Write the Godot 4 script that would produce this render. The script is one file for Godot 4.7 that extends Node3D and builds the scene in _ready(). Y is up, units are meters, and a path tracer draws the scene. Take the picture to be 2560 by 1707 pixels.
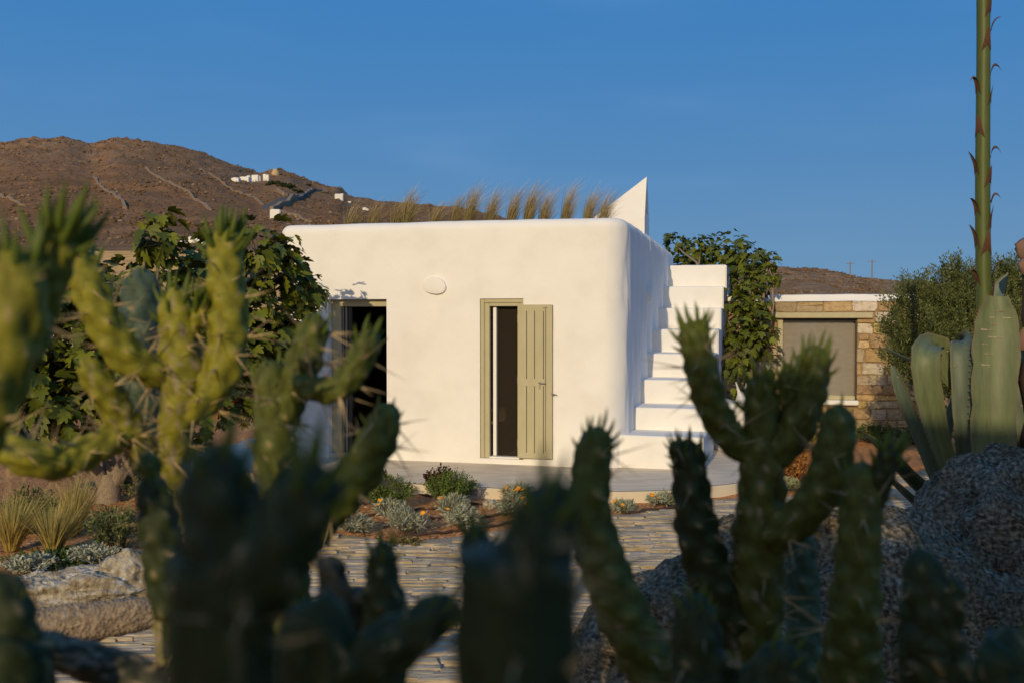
extends Node3D
# A white plastered island house seen past cacti at the end of the day.

const EYE := Vector3(0, 1.97, 0)
const FOCAL := 2560.0
var tilt := atan(63.5 / FOCAL)
var rng := RandomNumberGenerator.new()
var nz := FastNoiseLite.new()
var M := {}
var used := {}
var leaf_shape: ArrayMesh

class Shape:
	var v := PackedVector3Array()
	var i := PackedInt32Array()
	var c := PackedColorArray()
	var col := Color.WHITE
	func p(a: Vector3) -> int:
		v.append(a)
		c.append(col)
		return v.size() - 1
	func t(a: int, b: int, d: int) -> void:
		i.append(a); i.append(b); i.append(d)
	func quad(a: Vector3, b: Vector3, d: Vector3, e: Vector3) -> void:
		var k := v.size()
		p(a); p(b); p(d); p(e)
		t(k, k + 1, k + 2); t(k, k + 2, k + 3)
	func tri(a: Vector3, b: Vector3, d: Vector3) -> void:
		var k := v.size()
		p(a); p(b); p(d)
		t(k, k + 1, k + 2)
	# a box with chamfered edges, centre and size in its own axes
	func box(at: Vector3, size: Vector3, ch := 0.0, bas := Basis()) -> void:
		var h := size / 2.0
		var k := minf(ch, minf(h.x, minf(h.y, h.z)) * 0.9)
		if k <= 0.0:
			var q: Array[Vector3] = []
			for n in 8:
				q.append(at + bas * Vector3(h.x if n & 1 else -h.x, h.y if n & 2 else -h.y, h.z if n & 4 else -h.z))
			quad(q[4], q[6], q[7], q[5]); quad(q[1], q[3], q[2], q[0]); quad(q[5], q[7], q[3], q[1])
			quad(q[0], q[2], q[6], q[4]); quad(q[6], q[2], q[3], q[7]); quad(q[0], q[4], q[5], q[1])
			return
		for ax in 3:
			for s in [-1.0, 1.0]:
				var q2: Array[Vector3] = []
				for m in [[-1, -1], [1, -1], [1, 1], [-1, 1]]:
					var w := Vector3()
					w[ax] = s * h[ax]
					w[(ax + 1) % 3] = m[0] * (h[(ax + 1) % 3] - k)
					w[(ax + 2) % 3] = m[1] * (h[(ax + 2) % 3] - k)
					q2.append(at + bas * w)
				if s > 0:
					quad(q2[3], q2[2], q2[1], q2[0])
				else:
					quad(q2[0], q2[1], q2[2], q2[3])
		for ax in 3:
			for s in [-1.0, 1.0]:
				for s2 in [-1.0, 1.0]:
					var b1: int = (ax + 1) % 3
					var b2: int = (ax + 2) % 3
					var w1 := Vector3(); var w2 := Vector3()
					w1[b1] = s * h[b1]; w1[b2] = s2 * (h[b2] - k)
					w2[b1] = s * (h[b1] - k); w2[b2] = s2 * h[b2]
					var a1 := w1; var a2 := w2
					w1[ax] = h[ax] - k; w2[ax] = h[ax] - k
					a1[ax] = -(h[ax] - k); a2[ax] = -(h[ax] - k)
					if s * s2 > 0:
						quad(at + bas * a2, at + bas * w2, at + bas * w1, at + bas * a1)
					else:
						quad(at + bas * a1, at + bas * w1, at + bas * w2, at + bas * a2)
		for n in 8:
			var sg := Vector3(1 if n & 1 else -1, 1 if n & 2 else -1, 1 if n & 4 else -1)
			var o := Vector3(sg.x * h.x, sg.y * h.y, sg.z * h.z)
			var p1 := o - Vector3(0, sg.y * k, sg.z * k)
			var p2 := o - Vector3(sg.x * k, 0, sg.z * k)
			var p3 := o - Vector3(sg.x * k, sg.y * k, 0)
			if sg.x * sg.y * sg.z > 0:
				tri(at + bas * p1, at + bas * p3, at + bas * p2)
			else:
				tri(at + bas * p1, at + bas * p2, at + bas * p3)
	# a smooth tapered tube through points
	func tube(pts: Array, rad: Array, seg := 8, cap := true) -> void:
		var n := pts.size()
		var base := v.size()
		var up := Vector3(0.31, 0.2, 0.93)
		for k in n:
			var dir: Vector3 = ((pts[mini(k + 1, n - 1)] as Vector3) - (pts[maxi(k - 1, 0)] as Vector3)).normalized()
			var sx := up.cross(dir).normalized()
			up = dir.cross(sx).normalized()
			for m in seg:
				var a := TAU * m / seg
				p((pts[k] as Vector3) + (sx * cos(a) + up * sin(a)) * float(rad[k]))
		for k in n - 1:
			for m in seg:
				var a0 := base + k * seg + m
				var a1 := base + k * seg + (m + 1) % seg
				t(a0, a0 + seg, a1)
				t(a1, a0 + seg, a1 + seg)
		if cap:
			for e in [0, n - 1]:
				var ce := p(pts[e])
				for m in seg:
					if e == 0:
						t(ce, base + m, base + (m + 1) % seg)
					else:
						t(ce, base + e * seg + (m + 1) % seg, base + e * seg + m)
	# a rectangular sheet of (nu+1) x (nv+1) points already appended from index k, row by row
	func sheet(k: int, nu: int, nv: int, flip := false) -> void:
		for b in nv:
			for a in nu:
				var q := k + b * (nu + 1) + a
				if flip:
					t(q, q + nu + 1, q + 1); t(q + 1, q + nu + 1, q + nu + 2)
				else:
					t(q, q + 1, q + nu + 1); t(q + 1, q + nu + 2, q + nu + 1)

func mesh(s: Shape, smooth := true) -> ArrayMesh:
	var a := []
	a.resize(Mesh.ARRAY_MAX)
	a[Mesh.ARRAY_VERTEX] = s.v
	a[Mesh.ARRAY_INDEX] = s.i
	a[Mesh.ARRAY_COLOR] = s.c
	if smooth:
		var n := PackedVector3Array()
		n.resize(s.v.size())
		for k in range(0, s.i.size(), 3):
			var x := s.i[k]; var y := s.i[k + 1]; var z := s.i[k + 2]
			var f := (s.v[z] - s.v[x]).cross(s.v[y] - s.v[x])
			n[x] += f; n[y] += f; n[z] += f
		for k in n.size():
			n[k] = n[k].normalized() if n[k].length_squared() > 1e-20 else Vector3.UP
		a[Mesh.ARRAY_NORMAL] = n
	var r := ArrayMesh.new()
	r.add_surface_from_arrays(Mesh.PRIMITIVE_TRIANGLES, a)
	return r

func part(called: String, m: Mesh, ma: Material, parent: Node = self, at := Transform3D()) -> MeshInstance3D:
	var o := MeshInstance3D.new()
	o.name = called
	o.mesh = m
	o.material_override = ma
	o.transform = at
	parent.add_child(o, true)
	return o

func named(called: String) -> String:
	used[called] = used.get(called, 0) + 1
	return called if used[called] == 1 else "%s_%03d" % [called, used[called] - 1]

func tag(o: Node, label: String, category: String, group := "") -> void:
	o.set_meta("label", label)
	o.set_meta("category", category)
	if group:
		o.set_meta("group", group)

func thing(called: String, label: String, category: String, at := Vector3.ZERO, turn := 0.0, group := "") -> Node3D:
	var o := Node3D.new()
	o.name = named(called)
	o.position = at
	o.rotation.y = turn
	add_child(o)
	tag(o, label, category, group)
	return o

func structure(called: String, m: Mesh, ma: Material, at := Transform3D()) -> MeshInstance3D:
	var o := part(named(called), m, ma, self, at)
	o.set_meta("kind", "structure")
	return o

# where things stand: a bearing and a height as seen from the eye, and a distance
func place(x: float, y: float, d: float) -> Vector3:
	return EYE + Basis(Vector3.RIGHT, -tilt) * (Vector3((x - 1280.0) / FOCAL, (853.5 - y) / FOCAL, -1.0) * d)

func on_ground(x: float, y: float, level := -0.12) -> Vector3:
	var r := Basis(Vector3.RIGHT, -tilt) * Vector3((x - 1280.0) / FOCAL, (853.5 - y) / FOCAL, -1.0)
	return EYE + r * ((level - EYE.y) / r.y)

func lin(r: float, g: float, b: float, a := 1.0) -> Color:
	return Color(r, g, b, a).linear_to_srgb()

func noise_tex(freq: float, stops: Array, size := 512, oct := 5, kind := FastNoiseLite.TYPE_SIMPLEX_SMOOTH, sd := 1) -> NoiseTexture2D:
	var n := FastNoiseLite.new()
	n.noise_type = kind
	n.frequency = freq
	n.seed = sd
	n.fractal_octaves = oct
	var g := Gradient.new()
	var off := PackedFloat32Array()
	var cols := PackedColorArray()
	for s in stops:
		off.append(s[0])
		cols.append(lin(s[1], s[2], s[3]))
	g.offsets = off
	g.colors = cols
	var t := NoiseTexture2D.new()
	t.width = size
	t.height = size
	t.seamless = true
	t.noise = n
	t.color_ramp = g
	return t

func grey_tex(freq: float, size := 512, oct := 5, kind := FastNoiseLite.TYPE_SIMPLEX_SMOOTH, sd := 1) -> NoiseTexture2D:
	var n := FastNoiseLite.new()
	n.noise_type = kind
	n.frequency = freq
	n.seed = sd
	n.fractal_octaves = oct
	var t := NoiseTexture2D.new()
	t.width = size
	t.height = size
	t.seamless = true
	t.noise = n
	return t

func mat(called: String, c: Color, rough := 0.9, tex: Texture2D = null, scale := Vector3.ONE, bump: Texture2D = null, bump_cm := 0.5, vc := false) -> StandardMaterial3D:
	var m := StandardMaterial3D.new()
	m.resource_name = called
	m.albedo_color = c.linear_to_srgb()
	m.roughness = rough
	m.metallic_specular = 0.35
	m.vertex_color_use_as_albedo = vc
	if tex:
		m.albedo_texture = tex
	if bump:
		m.heightmap_enabled = true
		m.heightmap_texture = bump
		m.heightmap_scale = bump_cm
	if tex or bump:
		m.uv1_triplanar = true
		m.uv1_world_triplanar = true
		m.uv1_scale = scale
	M[called] = m
	return m

func fit(xs: Array, ys: Array, x: float) -> float:
	if x <= xs[0]:
		return ys[0]
	for k in range(1, xs.size()):
		if x <= xs[k]:
			var t: float = (x - xs[k - 1]) / (xs[k] - xs[k - 1])
			return lerpf(ys[k - 1], ys[k], t)
	return ys[-1]

func smooth_fit(xs: Array, ys: Array, x: float) -> float:
	if x <= xs[0]:
		return ys[0]
	for k in range(1, xs.size()):
		if x <= xs[k]:
			var t: float = (x - xs[k - 1]) / (xs[k] - xs[k - 1])
			return cubic_interpolate(ys[k - 1], ys[k], ys[maxi(k - 2, 0)], ys[mini(k + 1, ys.size() - 1)], t)
	return ys[-1]

func rnd(a: float, b: float) -> float:
	return rng.randf_range(a, b)

func rdir() -> Vector3:
	var z := rnd(-1, 1)
	var a := rnd(0, TAU)
	var q := sqrt(1 - z * z)
	return Vector3(q * cos(a), z, q * sin(a))

func _ready() -> void:
	rng.seed = 7
	nz.seed = 3
	nz.frequency = 1.0
	nz.fractal_octaves = 4
	var cam := Camera3D.new()
	cam.name = "camera"
	cam.position = EYE
	cam.rotation.x = -tilt
	cam.fov = rad_to_deg(2.0 * atan(853.5 / FOCAL))
	cam.near = 0.05
	cam.far = 6000.0
	var lens := CameraAttributesPhysical.new()
	lens.frustum_focal_length = 35.0
	lens.exposure_aperture = 3.5
	lens.frustum_focus_distance = 13.4
	cam.attributes = lens
	add_child(cam)
	cam.current = true
	cam.fov = rad_to_deg(2.0 * atan(853.5 / FOCAL))
	var sky_look := ProceduralSkyMaterial.new()
	sky_look.sky_top_color = lin(0.022, 0.190, 0.51)
	sky_look.sky_horizon_color = lin(0.175, 0.32, 0.475)
	sky_look.sky_curve = 0.125
	sky_look.sun_angle_max = 90.0
	sky_look.sun_curve = 0.4
	sky_look.ground_bottom_color = lin(0.16, 0.11, 0.07)
	sky_look.ground_horizon_color = lin(0.25, 0.24, 0.22)
	sky_look.sky_cover = cirrus()
	sky_look.sky_cover_modulate = Color(1, 1, 1, 0.12)
	var sky := Sky.new()
	sky.sky_material = sky_look
	var env := Environment.new()
	env.background_mode = Environment.BG_SKY
	env.sky = sky
	env.tonemap_mode = Environment.TONE_MAPPER_LINEAR
	env.tonemap_exposure = 1.0
	env.sdfgi_enabled = true
	env.ssao_enabled = true
	env.ssil_enabled = true
	var we := WorldEnvironment.new()
	we.name = "world_environment"
	we.environment = env
	add_child(we)
	var sun := DirectionalLight3D.new()
	sun.name = "sun"
	sun.light_color = lin(1.0, 0.79, 0.48)
	sun.light_energy = 0.88
	sun.light_angular_distance = 0.5
	sun.shadow_enabled = true
	var el := deg_to_rad(19.0)
	var az := deg_to_rad(17.4)
	add_child(sun)
	sun.look_at_from_position(Vector3(-sin(az) * cos(el), sin(el), cos(az) * cos(el)) * 50.0, Vector3.ZERO, Vector3.UP)

	materials()
	make_ground()
	make_hills()
	make_house()
	make_stairs()
	make_stone_building()
	make_far_houses()
	make_shading_house()
	make_trees()
	make_agave()
	make_boulders()
	make_bed_plants()
	make_roof_grass()
	make_left_garden()
	make_right_garden()
	make_statue()
	make_cacti()

func cirrus() -> ImageTexture:
	var n := FastNoiseLite.new()
	n.seed = 12
	n.frequency = 1.0
	n.fractal_octaves = 5
	var im := Image.create(1024, 512, false, Image.FORMAT_RGBA8)
	for y in 512:
		var up := (0.5 - (y + 0.5) / 512.0) * PI
		for x in 1024:
			var a := 0.0
			if up > 0.02:
				var ar := x / 1024.0 * TAU
				var d := Vector3(cos(ar) * cos(up), sin(up), sin(ar) * cos(up))
				a = clampf(n.get_noise_3d(d.x * 2.6, d.y * 16.0, d.z * 2.6) * 1.5 + 0.1, 0.0, 1.0)
				a = a * a * clampf((up - 0.02) * 10.0, 0.0, 1.0)
			im.set_pixel(x, y, Color(0.62, 0.66, 0.72, a * 0.5))
	return ImageTexture.create_from_image(im)

func materials() -> void:
	var fine := grey_tex(0.02, 512, 5)
	var grain := grey_tex(0.05, 512, 4, FastNoiseLite.TYPE_SIMPLEX_SMOOTH, 5)
	var speck := noise_tex(0.04, [[0.0, 0.6, 0.6, 0.6], [0.5, 0.85, 0.85, 0.85], [1.0, 1.0, 1.0, 1.0]], 512, 4, FastNoiseLite.TYPE_SIMPLEX_SMOOTH, 6)
	var plaster_tex := noise_tex(0.006, [[0.0, 0.90, 0.90, 0.89], [0.45, 0.97, 0.97, 0.97], [1.0, 1.0, 1.0, 1.0]], 512, 6)
	mat("plaster", Color(0.83, 0.815, 0.79), 0.92, plaster_tex, Vector3.ONE * 0.45, fine, 0.35)
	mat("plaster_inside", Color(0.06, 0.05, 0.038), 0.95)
	mat("olive_paint", Color(0.47, 0.43, 0.28), 0.55, noise_tex(0.01, [[0.0, 0.88, 0.87, 0.85], [1.0, 1.0, 1.0, 1.0]], 256, 4), Vector3(2, 0.6, 2), grain, 0.05)
	mat("white_sash", Color(0.8, 0.79, 0.76), 0.45)
	mat("metal", Color(0.30, 0.28, 0.25), 0.4)
	M.metal.metallic = 0.7
	mat("concrete", Color(0.68, 0.575, 0.44), 0.8, noise_tex(0.008, [[0.0, 0.78, 0.78, 0.78], [0.5, 0.95, 0.95, 0.94], [1.0, 1.08, 1.06, 1.03]], 512, 6), Vector3(0.35, 0.35, 0.9), fine, 0.1)
	mat("concrete_edge", Color(0.66, 0.57, 0.43), 0.9, plaster_tex, Vector3.ONE * 0.9, fine, 0.2)
	mat("soil", Color(1, 1, 1), 1.0, noise_tex(0.02, [[0.0, 0.22, 0.090, 0.032], [0.4, 0.44, 0.195, 0.072], [0.7, 0.55, 0.26, 0.098], [1.0, 0.62, 0.33, 0.14]], 1024, 6), Vector3.ONE * 0.6, grain, 1.6)
	mat("clod", Color(1, 1, 1), 1.0, null, Vector3.ONE, null, 0.0, true)
	mat("paving_joint", Color(0.40, 0.32, 0.23), 1.0, speck, Vector3.ONE * 1.5, grain, 1.0)
	var slate := noise_tex(0.012, [[0.0, 0.50, 0.48, 0.47], [0.35, 0.80, 0.78, 0.76], [0.65, 1.0, 0.98, 0.95], [1.0, 1.25, 1.2, 1.12]], 1024, 6)
	mat("slate", Color(1, 1, 1), 0.8, slate, Vector3(0.45, 2.0, 3.2), grey_tex(0.02, 512, 6), 1.4, true)
	mat("hose", Color(0.075, 0.045, 0.032), 0.6)
	mat("hill", Color(1, 1, 1), 1.0, noise_tex(0.02, [[0.0, 0.42, 0.42, 0.45], [0.4, 0.85, 0.85, 0.85], [0.7, 1.1, 1.08, 1.05], [1.0, 1.5, 1.45, 1.35]], 1024, 6), Vector3.ONE * 0.021, null, 0.0, true)
	mat("scrub", Color(1, 1, 1), 1.0, null, Vector3.ONE, null, 0.0, true)
	mat("dry_wall", Color(0.34, 0.25, 0.17), 1.0, speck, Vector3.ONE * 0.4)
	mat("road", Color(0.10, 0.09, 0.085), 0.95)
	mat("far_white", Color(0.80, 0.78, 0.74), 0.9)
	mat("far_dark", Color(0.06, 0.06, 0.07), 0.5)
	mat("far_tan", Color(0.50, 0.37, 0.20), 0.95)
	mat("pole_wood", Color(0.22, 0.18, 0.14), 0.9)
	mat("wall_stone", Color(1, 1, 1), 0.95, noise_tex(0.015, [[0.0, 0.55, 0.52, 0.48], [0.4, 0.88, 0.87, 0.85], [1.0, 1.15, 1.12, 1.08]], 512, 6, FastNoiseLite.TYPE_SIMPLEX_SMOOTH, 9), Vector3.ONE * 1.2, grey_tex(0.02, 512, 6), 2.0, true)
	mat("mortar", Color(0.42, 0.29, 0.16), 1.0, speck, Vector3.ONE * 2.0, grain, 1.5)
	mat("blind", Color(0.26, 0.215, 0.165), 0.9, noise_tex(0.02, [[0.0, 0.75, 0.75, 0.75], [1.0, 1.0, 1.0, 1.0]], 256, 5), Vector3(0.5, 2.5, 0.5))
	var glass := mat("glass", Color(0.9, 0.95, 0.95, 0.06), 0.03)
	glass.transparency = BaseMaterial3D.TRANSPARENCY_ALPHA
	glass.metallic_specular = 0.5
	var fly := mat("fly_screen", Color(0.035, 0.026, 0.017, 0.45), 0.8)
	fly.transparency = BaseMaterial3D.TRANSPARENCY_ALPHA
	mat("floor_tile", Color(0.34, 0.28, 0.2), 0.7)
	mat("screen", Color(0.06, 0.055, 0.05), 0.35)
	mat("bark", Color(0.36, 0.28, 0.21), 0.95, noise_tex(0.03, [[0.0, 0.55, 0.55, 0.55], [1.0, 1.1, 1.1, 1.1]], 512, 5), Vector3(3, 1, 3), grain, 0.8)
	mat("cork", Color(1, 1, 1), 0.95, noise_tex(0.03, [[0.0, 0.10, 0.075, 0.05], [0.45, 0.25, 0.19, 0.13], [1.0, 0.46, 0.37, 0.27]], 512, 6, FastNoiseLite.TYPE_SIMPLEX_SMOOTH, 55), Vector3.ONE * 2.2, grain, 1.5)
	mat("twig", Color(0.16, 0.12, 0.085), 0.95)
	var fig := mat("fig_leaf", Color(1, 1, 1), 0.55, null, Vector3.ONE, null, 0.0, true)
	fig.backlight = lin(0.20, 0.30, 0.04)
	var olive := mat("olive_leaf", Color(1, 1, 1), 0.5, null, Vector3.ONE, null, 0.0, true)
	olive.backlight = lin(0.10, 0.14, 0.03)
	var herb := mat("herb", Color(1, 1, 1), 0.8, null, Vector3.ONE, null, 0.0, true)
	herb.backlight = lin(0.16, 0.2, 0.06)
	var agave := mat("agave_skin", Color(1, 1, 1), 0.5, noise_tex(0.012, [[0.0, 0.72, 0.74, 0.76], [0.5, 0.95, 0.95, 0.95], [1.0, 1.1, 1.08, 1.0]], 512, 5), Vector3(6, 0.8, 6), null, 0.0, true)
	agave.metallic_specular = 0.4
	mat("bract", Color(1, 1, 1), 0.85, null, Vector3.ONE, null, 0.0, true)
	mat("granite", Color(1, 0.92, 0.76), 0.9, noise_tex(0.035, [[0.0, 0.02, 0.018, 0.015], [0.38, 0.055, 0.05, 0.04], [0.5, 0.16, 0.145, 0.118], [0.62, 0.29, 0.27, 0.23], [0.75, 0.40, 0.38, 0.34], [1.0, 0.62, 0.60, 0.55]], 1024, 5, FastNoiseLite.TYPE_SIMPLEX_SMOOTH, 21), Vector3(0.9, 1.2, 0.9), grey_tex(0.05, 1024, 5, FastNoiseLite.TYPE_SIMPLEX_SMOOTH, 22), 3.0, true)
	mat("pale_rock", Color(1, 1, 1), 0.95, noise_tex(0.02, [[0.0, 0.16, 0.12, 0.07], [0.4, 0.34, 0.29, 0.21], [0.6, 0.52, 0.48, 0.40], [1.0, 0.70, 0.67, 0.62]], 512, 6, FastNoiseLite.TYPE_SIMPLEX_SMOOTH, 31), Vector3.ONE * 1.3, grey_tex(0.02, 512, 6), 3.0, true)
	mat("cactus_skin", Color(1, 1, 1), 0.62, noise_tex(0.02, [[0.0, 0.62, 0.60, 0.55], [0.45, 0.92, 0.92, 0.9], [1.0, 1.15, 1.12, 1.05]], 512, 5, FastNoiseLite.TYPE_SIMPLEX_SMOOTH, 41), Vector3.ONE * 5.0, grain, 0.12, true)
	var cl := mat("cactus_leaf", Color(0.085, 0.115, 0.012), 0.5)
	cl.backlight = lin(0.12, 0.18, 0.02)
	mat("spine", Color(0.42, 0.31, 0.16), 0.6)
	mat("petal", Color(0.85, 0.36, 0.015), 0.7)
	mat("purple_petal", Color(0.36, 0.18, 0.5), 0.7)

var paving_line := PackedVector2Array([Vector2(-7, -9.0), Vector2(-3.6, -7.7), Vector2(-2.9, -9.2), Vector2(-2.33, -10.0), Vector2(-1.8, -9.96), Vector2(-1.29, -9.63), Vector2(-1.04, -9.37), Vector2(-0.91, -9.32), Vector2(-0.82, -9.58), Vector2(-0.43, -9.81), Vector2(0.03, -10.09), Vector2(1.12, -10.85), Vector2(1.79, -11.2), Vector2(2.23, -11.59), Vector2(2.66, -11.85), Vector2(3.12, -11.71), Vector2(3.62, -11.85), Vector2(4.33, -13.01), Vector2(5.43, -13.85), Vector2(7.5, -14.1), Vector2(7.5, -4.9), Vector2(-7, -4.9)])
var terrace_front := PackedVector2Array([Vector2(-4.6, -13.7), Vector2(-3.4, -12.95), Vector2(-2.03, -12.35), Vector2(-1.46, -12.11), Vector2(-0.6, -11.85), Vector2(0.16, -11.62), Vector2(0.7, -11.52), Vector2(1.17, -11.5), Vector2(1.55, -11.53), Vector2(1.86, -11.61), Vector2(2.28, -11.85), Vector2(2.7, -12.1), Vector2(3.0, -12.5), Vector2(3.35, -13.2), Vector2(3.75, -14.6), Vector2(4.1, -16.2)])

func soil_level(x: float, z: float) -> float:
	var y := -0.135 + nz.get_noise_2d(x * 1.3, z * 1.3) * 0.022 + nz.get_noise_2d(x * 7.0 + 40.0, z * 7.0) * 0.02
	var up := clampf((z + 5.3) / 2.2, 0.0, 1.0)
	y += 0.55 * up * up * (3.0 - 2.0 * up)
	# raised bed where the big succulent and the boulders stand
	var q := Vector2((x - 3.4) / 1.5, (z + 6.6) / 1.5).length()
	y += 0.55 * clampf(1.3 - q, 0.0, 1.0)
	return y

func make_ground() -> void:
	var s := Shape.new()
	# the wide plain, from beside the garden to the horizon
	var rings := [0.0, 14.0, 20.0, 30.0, 60.0, 150.0, 500.0, 1500.0, 5000.0]
	for r in rings.size():
		for a in 65:
			var g := TAU * a / 64.0
			s.p(Vector3(cos(g) * rings[r], -0.42, sin(g) * rings[r] - 8.0))
	s.sheet(0, 64, rings.size() - 1, true)
	structure("ground", mesh(s), M.soil)
	# the garden's uneven earth
	s = Shape.new()
	var nx := 190
	var nv := 200
	for b in nv + 1:
		var z := lerpf(-20.5, 4.0, pow(b / float(nv), 1.0))
		for a in nx + 1:
			var x := lerpf(-11.0, 9.5, a / float(nx))
			var y := soil_level(x, z)
			if Geometry2D.is_point_in_polygon(Vector2(x, z), paving_line) and soil_level(x, z) < 0.05:
				y -= 0.05
			if a == 0 or a == nx or b == 0 or b == nv:
				y = -0.6
			s.p(Vector3(x, y, z))
	s.sheet(0, nx, nv)
	structure("garden_soil", mesh(s), M.soil)
	# clods and small stones lying on the earth
	var clod := lump_mesh(5, 4, 0.35, 3)
	var mm := MultiMesh.new()
	mm.transform_format = MultiMesh.TRANSFORM_3D
	mm.use_colors = true
	mm.mesh = clod
	var put: Array = []
	while put.size() < 5200:
		var x := rnd(-6.0, 4.6)
		var z := rnd(-15.5, -7.0)
		if Geometry2D.is_point_in_polygon(Vector2(x, z), paving_line) or (z < -11.4 and x > -3 and x < 3.2):
			continue
		var r := rnd(0.006, 0.02) * (1.0 if rng.randf() < 0.95 else 1.9)
		put.append([Transform3D(Basis.from_euler(Vector3(rnd(0, 6), rnd(0, 6), 0)).scaled(Vector3(r, r * 0.7, r)), Vector3(x, soil_level(x, z), z)), rng.randf()])
	mm.instance_count = put.size()
	for k in put.size():
		mm.set_instance_transform(k, put[k][0])
		var q: float = put[k][1]
		mm.set_instance_color(k, Color(0.16, 0.08, 0.04).lerp(Color(0.40, 0.25, 0.14), q) if q < 0.93 else Color(0.5, 0.42, 0.33))
	var mi := MultiMeshInstance3D.new()
	mi.name = "gravel"
	mi.multimesh = mm
	mi.material_override = M.clod
	mi.set_meta("kind", "stuff")
	mi.set_meta("label", "small clods and pebbles scattered over the red earth")
	mi.set_meta("category", "gravel")
	add_child(mi)
	make_terrace()
	make_paving()

func lump_mesh(nu: int, nv: int, rough: float, sd: int) -> ArrayMesh:
	var s := Shape.new()
	for b in nv + 1:
		var ph := PI * b / nv
		for a in nu + 1:
			var th := TAU * (a % nu) / nu
			var d := Vector3(sin(ph) * cos(th), cos(ph), sin(ph) * sin(th))
			s.p(d * (1.0 + rough * nz.get_noise_3d(d.x * 1.5 + sd * 9.1, d.y * 1.5, d.z * 1.5) * 2.0))
	s.sheet(0, nu, nv)
	return mesh(s)

func make_terrace() -> void:
	var s := Shape.new()
	var n := terrace_front.size()
	var edge: Array[Vector2] = []
	for k in n - 1:
		for m in 6:
			var t := m / 6.0
			edge.append(terrace_front[k].cubic_interpolate(terrace_front[k + 1], terrace_front[maxi(k - 1, 0)], terrace_front[mini(k + 2, n - 1)], t))
	edge.append(terrace_front[n - 1])
	# top sheet, from the front edge back to under the house
	for b in 9:
		for e in edge:
			var back := Vector2(e.x * 0.9, -17.0)
			var q := e.lerp(back, b / 8.0)
			s.p(Vector3(q.x, 0.0, q.y))
	s.sheet(0, edge.size() - 1, 8)
	var top := structure("terrace", mesh(s), M.concrete)
	s = Shape.new()
	for e in edge:
		s.p(Vector3(e.x, -0.006, e.y + 0.001))
	for e in edge:
		s.p(Vector3(e.x, -0.02, e.y + 0.012))
	for e in edge:
		s.p(Vector3(e.x, -0.24, e.y + 0.012))
	s.sheet(0, edge.size() - 1, 2)
	part("edge", mesh(s), M.concrete_edge, top)

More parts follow.
